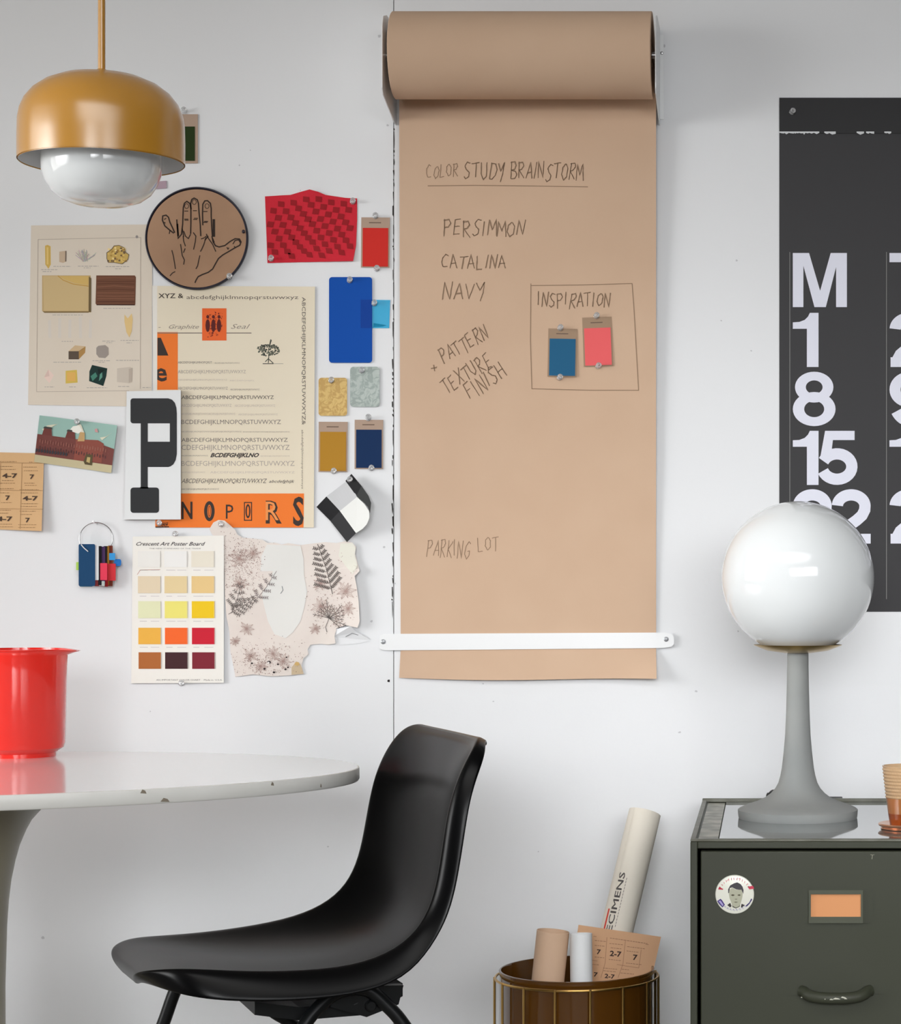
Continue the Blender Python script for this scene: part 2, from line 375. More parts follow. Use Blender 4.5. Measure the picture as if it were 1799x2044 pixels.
sh.grid([(800, 1296), (1310, 1296), (1311, 1358), (797, 1353)], 24, 6, 0, KRAFT)
for i in range(n0, len(sh.v)):
    x, y, d = sh.v[i]; t = max(0, (y-1296)/60); sh.v[i] = (x, y+t*3*math.sin((x-800)/100), d)
hand(sh, 'COLOR', 851, 330, 66, 26, -1, passes=1); hand(sh, 'STUDY', 926, 324, 84, 32, 0); hand(sh, 'BRAINSTORM', 1020, 324, 146, 32, 1.5)
sh.line([(854, 371), (950, 370), (1040, 371), (1174, 373)], 1.6, .0004, PENCIL)
hand(sh, 'PERSIMMON', 886, 438, 164, 30, 1); hand(sh, 'CATALINA', 881, 509, 132, 26, 1); hand(sh, 'NAVY', 882, 565, 92, 32, 0)
hand(sh, 'INSPIRATION', 1073, 584, 148, 27, 0)
hand(sh, '+', 856, 722, 18, 26, -10); hand(sh, 'PATTERN', 872, 702, 108, 30, -30); hand(sh, 'TEXTURE', 876, 762, 112, 30, -33); hand(sh, 'FINISH', 922, 772, 92, 32, -34)
hand(sh, 'PARKING', 853, 1075, 88, 33, 3, w=1.4, passes=1); hand(sh, 'LOT', 953, 1075, 44, 28, -2, w=1.4, passes=1)
fr = [(1060, 570), (1150, 569), (1262, 566), (1266, 620), (1275, 779), (1180, 779), (1062, 776), (1059, 680), (1060, 566)]
sh.line(fr, 1.5, .0004, PENCIL)
sheet = sh.build('paper_sheet', root, 'hanging brown paper sheet with pencilled colour notes', smooth=True)
# holding bar across the foot of the sheet
sh = Sheet(xf=lambda x, y: (x, y-6.5*(x-790)/540.0))
body = [(758, 1268), (768, 1265), (1326, 1269), (1340, 1272), (1346, 1278), (1346, 1292), (1340, 1298), (1322, 1300), (768, 1298), (758, 1294)]
sh.slab(body, 0.0046, 0.0066, WHITEM)
bar = sh.build('holding_bar', root)
for x, y in ((765, 1281), (1330, 1276)):
    p = P(x, y, .0066); G().lathe([(0, 0.0), (0.0045, 0.0), (0.0042, 0.001), (0.0025, 0.002), (0, 0.0022)], p, 16, axis=(0, -1, 0)).build('screw', mat('zinc_screw', (170, 172, 176), .4, metal=.6), bar)

# ================================================================== PUSH PINS
_pin = None
def pin(px, py, d, label, tilt=(0, 0), m=None, group=None):
    global _pin
    if _pin is None:
        g = G(); prof = [(0.0, 0.0), (0.0046, 0.0), (0.0050, 0.0008), (0.0044, 0.0016), (0.0024, 0.0026), (0.0021, 0.0062), (0.0030, 0.0080), (0.0046, 0.0088), (0.0049, 0.0098), (0.0040, 0.0108), (0.0, 0.0112)]
        g.lathe(prof, (0, 0, 0), 20)
        n = 8; g.lathe([(0.0005, -0.004), (0.0005, 0.0)], (0, 0, 0), n, mi=1)
        _pin = fix_normals(mk('push_pin', g.v, g.f, [PIN, STEEL], g.i, smooth=True, org=(0, 0, 0))); o = _pin
    else: o = _pin.copy(); C.objects.link(o)
    if m:
        o.data = _pin.data.copy(); o.data.materials[0] = m
    o.location = P(px, py, d); dirv = Vector((0.25+tilt[0], -1, 0.15+tilt[1])); o.rotation_euler = Vector((0, 0, 1)).rotation_difference(dirv).to_euler()
    tag(o, label, 'push pin', 'clear push pins on the wall display'); return o

# ================================================================== SWATCHES
def swatch(name, x0, y0, x1, y1, col, label, head=0.21, rot=0, d=0.001, border=3, dash=True, cardcol=(176, 152, 134), foot=2):
    cx, cy = (x0+x1)/2, (y0+y1)/2
    r = empty('paint_swatch', P(cx, cy, d), label, 'colour swatch'); xf = rotxf(cx, cy, rot); hh = y0+(y1-y0)*head
    s = Sheet(xf=xf); cc = pc(*cardcol); s.slab([(x0, y0), (x1, y0), (x1, y1), (x0, y1)], d, d+0.0012, cc)
    if dash: s.rect(cx-13, (y0+hh)/2-1, cx+11, (y0+hh)/2+1, d+0.0014, pc(110, 90, 78))
    s.build('backing_card', r)
    s = Sheet(xf=xf); s.slab([(x0+border, hh), (x1-border, hh), (x1-border, y1-foot), (x0+border, y1-foot)], d+0.0012, d+0.0019, mat('enamel_%d_%d_%d' % col, col, 0.5, spec=.15))
    s.build('colour_panel', r); return r
swatch('green', 340, 228, 395, 326, (38, 55, 20), 'dark green swatch on tan card, half hidden behind the ochre pendant lamp', head=.25, border=6, foot=5, dash=False)
swatch('red', 721, 434, 778, 534, (206, 44, 36), 'bright red swatch on tan card beside the red fabric sample', head=.21, rot=.5)
swatch('ochre', 636, 842, 694, 942, (178, 130, 42), 'mustard ochre swatch on tan card below the gold sample', head=.2, rot=.3)
swatch('navy', 708, 838, 765, 936, (12, 44, 86), 'dark navy swatch on tan card below the silver sample', head=.2, rot=.2)
swatch('teal', 1094, 656, 1152, 752, (28, 92, 130), 'teal blue swatch pinned in the pencilled frame on brown paper', head=.21, rot=1, d=.0125, cardcol=(160, 134, 110))
swatch('coral', 1164, 633, 1223, 731, (233, 98, 100), 'coral pink swatch pinned in the pencilled frame on brown paper', head=.22, rot=-2, d=.0125, cardcol=(160, 134, 110))
pin(367, 222, .0025, 'clear pin at the top of the dark green swatch by the pendant')
pin(749, 432, .0025, 'clear pin at the top of the bright red swatch'); pin(752, 537, .001, 'clear pin at the foot of the bright red swatch')
pin(666, 941, .0022, 'clear pin at the foot of the mustard ochre swatch')
pin(735, 836, .0022, 'clear pin at the top of the dark navy swatch', (0, .3)); pin(741, 935, .002, 'clear pin at the foot of the dark navy swatch')
pin(1118, 655, .0145, 'clear pin at the top of the teal swatch on brown paper'); pin(1117, 754, .0125, 'clear pin at the foot of the teal swatch on brown paper')
pin(1190, 631, .0145, 'clear pin at the top of the coral swatch on brown paper'); pin(1194, 731, .0135, 'clear pin at the foot of the coral swatch on brown paper')
# small mauve paper peeping out behind the globe
s = Sheet(xf=rotxf(315, 370, -4)); s.slab([(296, 362), (333, 362), (332, 377), (296, 377)], .0005, .002, pc(176, 152, 164)); tag(s.build('paper_scrap'), 'small mauve paper scrap beside the globe of the pendant lamp', 'paper scrap')

# blue card with translucent tab
s = Sheet(); s.slab([(722, 598), (779, 599), (777, 655), (720, 655)], .0006, .0012, mat('cyan_film', (20, 166, 214), .25)); s.poly([(746, 645), (772, 649), (764, 652), (746, 653)], .0014, pc(0, 128, 168))
tag(s.build('colour_gel'), 'small light blue film square sticking out behind the cobalt card', 'colour sample')
s = Sheet(); s.slab(roundrect(657, 553, 743, 724, 6), .0016, .0030, mat('cobalt_card', (4, 76, 168), .5, spec=.15)); s.rect(720, 598, 742.5, 655, .0031, mat('cobalt_card_overlap', (6, 62, 150), .5, spec=.15))
tag(s.build('sample_card'), 'tall cobalt blue card with rounded corners', 'colour sample')
pin(698, 560, .003, 'clear pin on the cobalt blue card'); pin(747, 606, .0014, 'clear pin on the small light blue film square')
# brushed metal samples
def brushed(name, c1, c2, scale):
    m = mat(name, c1, .35, metal=.15, mottle=(scale, .07, c2)); n = [q for q in m.node_tree.nodes if q.type == 'TEX_NOISE'][0]; n.inputs['Distortion'].default_value = 2.5; return m
GOLD = brushed('gold_swirled_metal', (186, 150, 84), (208, 176, 108), 60); SILV = brushed('silver_swirled_metal', (146, 157, 151), (172, 181, 175), 55)
s = Sheet(); s.slab(roundrect(636, 754, 693, 830, 6), .001, .003, GOLD); tag(s.build('metal_sample'), 'gold swirled metal sample tile pinned above the mustard swatch', 'material sample')
s = Sheet(); s.slab(roundrect(699, 732, 758, 812, 7), .001, .003, SILV); tag(s.build('metal_sample'), 'silver grey swirled metal sample tile pinned above the navy swatch', 'material sample')
pin(661, 760, .003, 'clear pin on the gold metal sample'); pin(722, 740, .003, 'clear pin on the silver metal sample')

# red patterned fabric
def fwarp(x, y): return .001+.004*max(0, 1-abs(x-620)/60)*max(0, (420-y)/40)+.004*max(0, (y-470)/50)*max(0, (x-600)/110)
s = Sheet(warp=fwarp); out = [(529, 392), (560, 390), (580, 389), (600, 383), (618, 378), (636, 383), (650, 389), (690, 395), (713, 396), (713, 440), (711, 490), (705, 521), (620, 523), (534, 525), (532, 470)]
RF = mat('red_fabric', (205, 28, 48), .8, bump=(300, .3, .002)); s.cut(out, .0004, RF)
DR = mat('dark_red_pattern', (150, 4, 20), .8)
def topy(x): return 392-14*max(0, 1-abs(x-618)/50)
for i in range(14):
    for j in range(-1, 12):
        x = 530+j*25+((i*9) % 25)*(1 if i < 9 else 1.3); y = topy(x)+8+i*13+7*math.sin((x-520)/55+i*.2)*(.3+.08*i)
        wx, hy = 12.5, 12.5
        if x < 531 or x+wx > 710-(max(0, y-440)*.09) or y+hy > 520 or y < topy(x)+2: continue
        sk = 3*math.sin(i*.5); s.poly([(x+sk, y), (x+sk+wx, y+1.5), (x+wx, y+hy), (x, y+hy-1.5)], .0010, DR)
tag(s.build('fabric_sample'), 'red fabric sample with darker red checked pattern', 'fabric sample')
pin(704, 403, .002, 'clear pin at the top right corner of the red fabric'); pin(541, 517, .002, 'clear pin at the bottom left corner of the red fabric')

# embroidered / printed hand disc
r = empty('hand_plaque', P(393, 476, 0), 'round tan plaque with an outline drawing of a hand and dark rim', 'plaque')
cx_, cy_ = 393, 476
s = Sheet(); circ = lambda R, n=72: [(cx_+R*math.cos(2*math.pi*k/n), cy_+(R-1)*math.sin(2*math.pi*k/n)) for k in range(n)]
TANF = mat('tan_cloth', (176, 138, 108), .45, mottle=(9, .2, (160, 124, 96))); s.slab(circ(99), .004, .0085, TANF)
INK = pc(52, 40, 34)
zz = lambda pts: [(280+x/3.46, 360+y/3.46) for x, y in pts]
for w, L_ in ((2.5, [[(238, 362), (222, 325), (205, 290), (195, 255), (178, 240), (155, 246), (153, 275), (170, 315), (205, 345), (232, 365)], [(252, 270), (256, 330), (262, 400), (285, 372), (293, 300), (297, 190), (305, 158), (322, 145), (343, 160), (350, 200), (350, 290), (348, 370)],
    [(352, 200), (348, 160), (356, 132), (372, 122), (394, 134), (402, 160), (406, 220), (414, 300), (418, 385)], [(432, 310), (430, 230), (432, 165), (446, 142), (464, 140), (484, 158), (490, 195), (490, 250), (494, 330), (498, 385)],
    [(495, 385), (503, 425), (520, 452), (545, 460), (585, 450), (620, 422), (655, 403), (685, 405), (696, 425), (688, 448), (650, 468), (610, 492), (570, 515), (540, 540), (520, 575), (500, 612), (470, 635), (430, 650), (400, 665), (385, 690), (378, 708)]]),
    (1.9, [[(300, 350), (312, 385), (332, 402), (348, 372)], [(296, 385), (300, 420), (312, 455)], [(366, 360), (384, 385), (380, 425), (368, 478)], [(420, 405), (440, 398), (456, 385), (440, 440), (425, 475), (415, 492)], [(456, 370), (470, 400), (500, 442), (522, 492)], [(470, 385), (445, 415)],
    [(218, 482), (228, 520), (236, 565), (243, 612)], [(205, 660), (222, 640), (242, 630)], [(278, 440), (284, 480), (290, 520), (305, 550), (300, 582)], [(310, 470), (298, 500)], [(412, 518), (402, 560), (396, 590), (384, 612)], [(205, 345), (200, 370)],
    [(160, 290), (175, 295)], [(165, 270), (180, 262)], [(290, 330), (300, 390)], [(640, 440), (655, 415), (680, 412), (690, 430)], [(598, 462), (606, 475), (612, 465)], [(648, 455), (655, 462)], [(500, 400), (512, 430)]])):
    for L in L_: s.line(zz(L), w, .0088, INK)
for x, y in ((320, 178), (373, 150), (461, 178)): q = zz([(x, y)])[0]; s.ring(q[0], q[1], 4.6, 5.4, 3.4, 4.2, .0088, INK, 16)
for x, y in ((318, 212), (318, 268), (320, 275), (385, 262), (380, 270), (378, 210), (450, 215), (450, 290), (455, 284)): q = zz([(x, y)])[0]; s.rect(q[0]-4, q[1]-.8, q[0]+4, q[1]+.8, .0088, INK)
s.line(zz([(508, 268), (508, 390)]), 5, .0088, INK); s.line(zz([(256, 300), (262, 385)]), 3.5, .0088, INK)
s.build('face', r)
g = G(); c0 = P(cx_, cy_, .0045); R = 100.5*ZW/F; g.lathe([(R+.0022*math.cos(a), .0048*math.sin(a)) for a in [k*math.pi/5 for k in range(10)]], c0, 96, axis=(0, -1, 0), closed=True)
g.build('rim', mat('dark_navy_edge', (30, 30, 48), .4), r)
pin(458, 553, .009, 'clear pin at the lower right rim of the round hand plaque'); pin(486, 463, .009, 'small dark pin at the right rim of the round hand plaque', m=mat('dark_pin', (40, 25, 40), .4))
for o in C.objects:
    if o.get('label', '').startswith('small dark pin'): o.scale = (.55, .55, .55); del o['group']

# ---------------------------------------------------------------- mineral chart
CR = mat('cream_paper', (224, 213, 198), .7, mottle=(6, .3, (218, 205, 188)))
s = Sheet(warp=lambda x, y: .0005+.0015*max(0, (100-x)/40)*.3)
s.slab([(62, 450), (304, 448), (303, 812), (56, 808)], 0, .0006, CR)
LN = pc(182, 168, 154)
for L in ([(76, 478), (281, 474)], [(76, 478), (73, 782)], [(281, 474), (280, 776)], [(73, 782), (258, 780)]): s.line(L, 1.0, .0009, LN)
zz = lambda pts: [(40+x/5.11, 430+y/5.11) for x, y in pts]
def zp(c, *pts, d=.0010): s.poly(zz(pts), d, pc(*c))
zp((212, 176, 92), (255, 310), (280, 300), (312, 315), (314, 500), (290, 545), (258, 500)); zp((230, 198, 120), (270, 325), (290, 325), (290, 500), (272, 500), d=.0012)
zp((200, 176, 150), (400, 370), (470, 360), (472, 470), (440, 485), (400, 475)); zp((120, 104, 92), (462, 362), (474, 362), (472, 470), (460, 470), d=.0012)
for k in range(60):
    a = rr.uniform(-2.7, -.4); q = rr.uniform(40, 110); bx, by = 665+jit(30), 460+jit(12); s.line(zz([(bx, by), (bx+q*math.cos(a), by+q*math.sin(a)*1.2)]), .9, .001+k*1e-6, pc(150+rr.randint(0, 50), 146+rr.randint(0, 50), 145+rr.randint(0, 45)))
zp((205, 172, 96), (885, 440), (885, 380), (930, 350), (960, 310), (1010, 305), (1060, 330), (1080, 380), (1110, 400), (1100, 450), (1040, 495), (960, 480), (900, 480))
for k in range(46): q = zz([(995+jit(95), 400+jit(70))])[0]; s.ell(q[0], q[1], 2.4, 2, .0012+k*1e-6, pc(*rr.choice([(222, 190, 110), (180, 140, 70), (120, 96, 70), (238, 214, 150)])), 7)
s.line(zz([(885, 440), (885, 380), (930, 350), (960, 310), (1010, 305), (1060, 330), (1080, 380), (1110, 400), (1100, 450), (1040, 495), (960, 480), (900, 480), (885, 440)]), 1.1, .0014, pc(96, 80, 66))
zp((196, 168, 120), (225, 612), (720, 612), (724, 990), (250, 992), (225, 975)); zp((206, 180, 132), (235, 618), (700, 618), (698, 975), (245, 975), d=.0012)
s.line(zz([(385, 615), (440, 660), (540, 700), (700, 722)]), 1.6, .0014, pc(196, 152, 66)); zp((212, 178, 106), (400, 618), (700, 618), (700, 712), (560, 692), (460, 655), d=.0013)
zp((110, 92, 60), (703, 625), (726, 640), (724, 985), (700, 985), d=.0014); zp((132, 108, 70), (230, 978), (700, 978), (700, 992), (250, 994), d=.00135)
zp((112, 72, 52), (778, 612), (1170, 612), (1182, 630), (1176, 905), (1170, 918), (785, 915), (770, 900))
for k in range(9): s.line(zz([(785, 640+k*30), (960, 636+k*30+jit(10)), (1168, 642+k*30)]), 1.8, .0012+k*1e-5, pc(*rr.choice([(98, 60, 42), (126, 82, 60), (90, 54, 40), (132, 88, 66)])))
s.line(zz([(780, 912), (1172, 912)]), 1.6, .0015, pc(52, 30, 24))
zp((226, 194, 134), (1065, 1010), (1100, 1050), (1140, 1000), (1150, 1060), (1140, 1180), (1115, 1245), (1085, 1190), (1065, 1080))
for k in range(5): s.line(zz([(300+k*105, 1050+jit(20)), (300+k*105+jit(10), 1250)]), 6, .0010, pc(216, 207, 196))
zp((92, 78, 66), (495, 1385), (600, 1385), (600, 1468), (495, 1468)); zp((206, 178, 140), (495, 1385), (560, 1325), (668, 1335), (605, 1385)); zp((176, 136, 80), (600, 1385), (668, 1335), (664, 1400), (600, 1468))
zp((158, 148, 140), (800, 1330), (870, 1322), (902, 1350), (905, 1420), (870, 1455), (805, 1450), (778, 1415), (778, 1350))
zp((232, 206, 194), (290, 1570), (345, 1630), (300, 1710), (245, 1650)); zp((218, 190, 178), (290, 1570), (300, 1640), (245, 1650), d=.0012)
zp((214, 184, 88), (465, 1585), (580, 1575), (588, 1705), (465, 1715)); zp((226, 178, 96), (480, 1600), (565, 1600), (565, 1690), (480, 1690), d=.0012)
zp((22, 50, 46), (735, 1525), (890, 1560), (880, 1640), (850, 1740), (705, 1690), (708, 1590)); zp((70, 130, 112), (720, 1640), (770, 1600), (790, 1640), (740, 1690), d=.0012); zp((96, 152, 134), (815, 1620), (838, 1600), (840, 1650), (805, 1690), d=.0012); zp((14, 32, 30), (790, 1560), (870, 1575), (800, 1620), d=.0012)
zp((204, 192, 178), (990, 1560), (1125, 1545), (1145, 1560), (1140, 1695), (1110, 1710), (990, 1700)); zp((188, 174, 160), (1110, 1565), (1145, 1555), (1140, 1695), (1110, 1710), d=.0012)
for (x0, x1, y) in [(340, 520, 520), (215, 380, 553), (230, 320, 572), (590, 800, 518), (650, 720, 535), (875, 1120, 522), (970, 1030, 545), (330, 640, 1015), (850, 1130, 948), (425, 540, 1285), (840, 970, 1282), (880, 940, 1298), (1025, 1210, 1275), (1085, 1140, 1300), (340, 630, 1497), (740, 920, 1482), (800, 870, 1497), (980, 1215, 1478), (250, 350, 1750), (500, 570, 1750), (680, 890, 1757), (1000, 1120, 1745), (1250, 1330, 1755)]:
    x = x0
    while x < x1: w = rr.uniform(14, 40); s.line(zz([(x, y), (min(x+w, x1), y)]), 1.1, .0010, pc(168, 160, 154)); x += w+8
q = zz([(1192, 218)])[0]; s.ell(q[0], q[1], 2.6, 3, .0012, pc(150, 142, 138))
tag(s.build('mineral_chart'), 'cream illustrated chart of minerals and gems, left end of the display', 'poster')

# ---------------------------------------------------------------- type specimen poster
CRT = mat('ivory_paper', (232, 221, 199), .7, mottle=(5, .3, (228, 216, 192)))
OR = pc(240, 124, 48); BK = pc(60, 50, 46)
s = Sheet(warp=lambda x, y: .0008+.0012*((x-300)/330)**2)
s.slab([(304, 570), (629, 572), (627, 1053), (309, 1053)], 0, .0006, mat('poster_white_margin', (232, 228, 220), .7)); s.poly([(314, 571), (629, 572), (626.5, 1053), (312, 1053)], .0009, CRT)
s.rect(314, 663, 355, 778, .0012, OR); s.poly([(312, 985), (607, 985), (606, 1053), (310, 1053)], .0012, OR)
zz = lambda x, y: (290+x/4.008, 560+y/4.008)
def row(y, x0, x1, h, txt, col, bold=.0, shear=0):
    a = zz(x0, y); b = zz(x1, y); s.text(txt, a[0], a[1], h, .0013, pc(*col), width=b[0]-a[0], bold=bold, shear=shear)
AB = 'ABCDEFGHIJKLMNOPQRSTUVWXYZ'
row(140, 105, 305, 9, 'XYZ &', (70, 62, 56), .01); row(148, 330, 1225, 7.5, 'abcdefghijklmnopqrstuvwxyz', (116, 106, 96))
row(385, 105, 430, 8, '-   Graphite', (150, 138, 126), 0, .4); row(385, 685, 840, 9, 'Seal', (150, 138, 126), 0, .4)
a = zz(98, 420); b = zz(850, 420); s.line([a, b], 1.8, .0012, pc(128, 116, 104))
a = zz(455, 222); b = zz(650, 480); s.rect(a[0], a[1], b[0], b[1], .0014, pc(236, 106, 50))
for k in range(90): q = zz(550+jit(70)*(1 if k % 3 else .7), 350+jit(95)); s.poly([(q[0]+jit(2.5), q[1]+jit(3)), (q[0]+jit(2.5), q[1]+jit(3)), (q[0]+jit(3), q[1]+jit(3))], .0016+k*1e-6, pc(110, 34, 30))
for fx in (500, 545, 590): q = zz(fx, 360); s.ell(q[0], q[1], 4.5, 13, .00175, pc(92, 32, 30), 12); q = zz(fx, 290); s.ell(q[0], q[1], 3, 3.6, .0018, pc(92, 32, 30), 10)
p = [zz(*q) for q in ((98, 600), (98, 458), (125, 458), (185, 600))]; s.poly(p, .0014, BK)
s.text('e', 309.5, 760, 36, .0014, BK, bold=.02); s.rect(305, 736, 313.9, 768, .00145, mat('poster_white_margin', (232, 228, 220), .7))
for k in range(120):
    a = rr.uniform(0, 6.28); q = rr.random()**.5; c = zz(985+90*q*math.cos(a), 555+48*q*math.sin(a)-max(0, 25*(1-q))); s.ell(c[0], c[1], 2.1, 1.6, .0012+k*1e-6, pc(*rr.choice([(60, 62, 56), (90, 92, 80), (110, 112, 98)])), 6)
for L in ([(985, 560), (1005, 470)], [(990, 540), (1010, 475)], [(990, 590), (985, 660)], [(960, 650), (985, 625), (1025, 662)], [(940, 665), (1025, 665)], [(1025, 665), (1105, 665)]): s.line([zz(*q) for q in L], 1.6 if L[0][0] != 1025 else .6, .0013, pc(70, 72, 64))
R_ = [(663, 262, 535, 4.2, AB[:20], 120, .02, 0), (665, 555, 755, 2.5, AB, 130, 0, 0), (742, 262, 805, 6.5, AB, 150, 0, 0), (800, 262, 655, 3, AB, 178, 0, 0), (805, 675, 875, 2.5, AB[:12], 180, 0, 0),
      (872, 262, 660, 5.2, AB, 130, 0, 0), (878, 680, 915, 3, AB, 120, .01, 0), (948, 290, 1028, 7, AB, 78, .025, 0), (1010, 290, 690, 5.5, AB, 165, 0, 0), (1010, 715, 1040, 4.5, AB, 180, 0, 0),
      (1075, 290, 720, 4, AB+AB, 170, 0, 0), (1078, 745, 1060, 3.5, AB, 178, 0, 0), (1148, 290, 1085, 8.5, 'B'+AB[2:], 112, .01, 0), (1215, 290, 770, 3, AB+AB, 150, 0, 0), (1215, 780, 1155, 2.2, AB+AB, 140, 0, 0),
      (1290, 290, 1140, 7.5, AB, 104, .02, 0), (1355, 290, 1155, 10, AB[2:], 140, .0, 0), (1405, 290, 500, 2, AB, 112, .02, 0), (1412, 520, 910, 7.6, 'BCDEFGHIJKLNO', 44, .04, .4), (1408, 920, 1155, 2, AB, 160, 0, 0),
      (1482, 290, 1195, 9.5, AB[1:], 152, 0, 0), (1540, 290, 480, 3, AB, 176, 0, 0), (1542, 520, 1195, 4, AB, 176, 0, 0), (1620, 290, 975, 8.6, AB, 78, .012, .35), (1617, 990, 1195, 5.5, 'abcdefghijk', 88, .01, .4), (1675, 290, 590, 3.2, AB, 120, .01, 0)]
for (y, x0, x1, h, t_, c, bo, shr) in R_: c = min(200, c+24); row(y, x0, x1, h, t_, (c, int(c*.94), int(c*.88)), bo, shr)
s.text(AB+'&', 603, 593, 7, .0013, pc(110, 102, 94), width=255, bold=.015, rot=90); s.text('abcdefghijklmnopqrstuvwxyz', 602, 858, 4, .0013, pc(140, 130, 120), width=118, rot=90)
for (t_, x0, x1, y, cap) in (('N', 290, 378, 1905, 33), ('P', 645, 705, 1905, 28), ('S', 1182, 1268, 1955, 54)):
    a = zz(x0, y); b = zz(x1, y); s.text(t_, a[0], a[1], cap, .0016, BK, width=b[0]-a[0], bold=.02 if t_ != 'P' else .0)
q = zz(513, 1845); s.ring(q[0], q[1], 10.5, 20, 4, 13, .0016, BK); s.ring(q[0], q[1], 2.6, 11, 1.4, 9, .0016, pc(120, 60, 30))
a = zz(790, 1772); b = zz(855, 1922); s.rect(a[0], a[1], b[0], b[1], .0015, BK); s.rect(a[0]+2, a[1]+2, b[0]-2, b[1]-2, .0017, OR); q = zz(822, 1845); s.ring(q[0], q[1], 5, 14, 2.2, 10, .0019, BK)
a = zz(960, 1925); s.text('R', a[0]+1, a[1]+3, 42, .0015, BK, width=32, bold=.03); s.text('R', a[0]+1, a[1]-2, 37, .0018, pc(236, 150, 84), width=26, bold=.0)
for k in range(6): q = zz(100+k*12, 1945); s.line([(q[0], q[1]), (q[0]+4, q[1]+6-jit(3)), (q[0]+5, q[1]-3)], 1.1, .0017, BK)
s.line([zz(82, 1972), zz(190, 1970)], 2, .0017, BK)
tag(s.build('type_poster'), 'ivory lettering specimen poster with orange bands and rows of alphabets', 'poster')
pin(318, 1045, .004, 'clear pin at the bottom left corner of the alphabet poster')

# ---------------------------------------------------------------- letter P board
r = empty('letter_board', P(305, 910, .0), 'thick white board with a large black slab letter P', 'letter board')
s = Sheet(); s.slab([(253, 781), (361, 779), (361, 1037), (248, 1037)], .003, .0125, mat('white_board_face', (229, 231, 232), .4), mat('board_core', (120, 108, 96), .6)); s.build('board', r)
zz = lambda x, y: (x/4.645, 760+y/4.645); BL = mat('black_letter', (40, 41, 43), .35)
s = Sheet()
def rr2(x0, y0, x1, y1, rad, corners):
    pts = []
    for (cx, cy, a, on, X, Y) in ((x1-rad, y0+rad, -90, 'tr' in corners, x1, y0), (x1-rad, y1-rad, 0, 'br' in corners, x1, y1), (x0+rad, y1-rad, 90, 'bl' in corners, x0, y1), (x0+rad, y0+rad, 180, 'tl' in corners, x0, y0)):
        if on:
            for k in range(7): t = math.radians(a+15*k); pts.append((cx+rad*math.cos(t), cy+rad*math.sin(t)))
        else: pts.append((X, Y))
    return [zz(*q) for q in pts]
D0 = .0129
s.poly(rr2(1210, 163, 1560, 395, 25, ('tl', 'bl')), D0, BL); s.poly(rr2(1305, 395, 1370, 990, 1, ()), D0, BL)
s.poly(rr2(1210, 990, 1475, 1225, 28, ('tl', 'tr', 'bl', 'br')), D0, BL); s.poly(rr2(1370, 565, 1560, 800, 1, ()), D0, BL); s.poly(rr2(1300, 985, 1375, 1000, 1, ()), D0, BL)
s.poly([zz(*q) for q in ((1560, 163), (1595, 175), (1622, 205), (1636, 250), (1640, 300), (1640, 680), (1630, 735), (1608, 775), (1580, 795), (1560, 800), (1560, 565), (1575, 565), (1575, 395), (1560, 395))], D0, BL)
s.build('letter', r)
pin(350, 1067, .0, 'clear pin at the top edge of the painted colour chart')

# ---------------------------------------------------------------- postcard
s = Sheet(warp=lambda x, y: .003+.004*abs((x-150)/80)**2)
Q = [(79, 829), (234, 849), (222, 944), (68, 922)]
def qm(u, v): return ((Q[0][0]*(1-u)+Q[1][0]*u)*(1-v)+(Q[3][0]*(1-u)+Q[2][0]*u)*v, (Q[0][1]*(1-u)+Q[1][1]*u)*(1-v)+(Q[3][1]*(1-u)+Q[2][1]*u)*v)
s.xf = lambda x, y: qm(x, y); s.mp = P
s.w = lambda x, y: .003+.004*abs((x-150)/80)**2
s.grid([(0, 0), (1, 0), (1, 1), (0, 1)], 12, 2, 0, pc(152, 186, 176))
def pq(c, pts, d=.0006): s.poly(pts, d, pc(*c))
def pband(c, top, bot, d, n=12):
    for i in range(n):
        u0, u1 = i/n, (i+1)/n; pq(c, [(u0, top(u0)), (u1, top(u1)), (u1, bot(u1)), (u0, bot(u0))], d)
pband((198, 186, 150), lambda u: .80, lambda u: 1.0, .0006)
for (u0, v0, u1, v1) in ((.05, .28, .25, .12), (.1, .2, .24, .14), (.8, .3, .95, .16)): pq((216, 214, 190), [(u0, v0), (u0+.08, v0-.04), (u1, v1), (u0+.03, v0+.05)])
pband((118, 66, 60), lambda u: .40-.0*u if u < .6 else .36+.14*(u-.6)/.4, lambda u: .84, .0008)
pq((140, 76, 64), [(.5, .40), (.78, .36), (.86, .42), (.86, .82), (.5, .84)], .0010)
for u in (.06, .36): pq((112, 60, 54), [(u, .40), (u+.02, .24), (u+.11, .24), (u+.13, .40)], .0011); pq((70, 66, 64), [(u+.005, .26), (u+.02, .22), (u+.11, .22), (u+.125, .26)], .0013)
pq((222, 216, 196), [(.46, .26), (.5, .08), (.54, .08), (.6, .26)], .0012); pq((196, 160, 110), [(.52, .44), (.54, .24), (.6, .24), (.61, .42)], .0014)
pq((236, 234, 224), [(.40, .24), (.44, .14), (.52, .1), (.56, .2), (.52, .28)], .0013)
for i in range(26): u = .04+i*.034; v = .5+.02*(i % 2); pq((150, 98, 84) if u > .5 else (146, 92, 82), [(u, v), (u+.012, v), (u+.012, v+.07), (u, v+.07)], .0015); pq((90, 56, 56), [(u, v+.14), (u+.014, v+.14), (u+.014, v+.2), (u, v+.2)], .0015)
for i in range(12): u = i*.035; pq((58, 56, 62), [(u, .72), (u+.02, .70), (u+.03, .76), (u+.005, .79)], .0016)
pq((90, 78, 52), [(.63, .84), (.65, .68), (.74, .68), (.74, .9), (.65, .9)], .0016); pq((190, 168, 112), [(.665, .84), (.67, .74), (.71, .74), (.71, .86)], .0018)
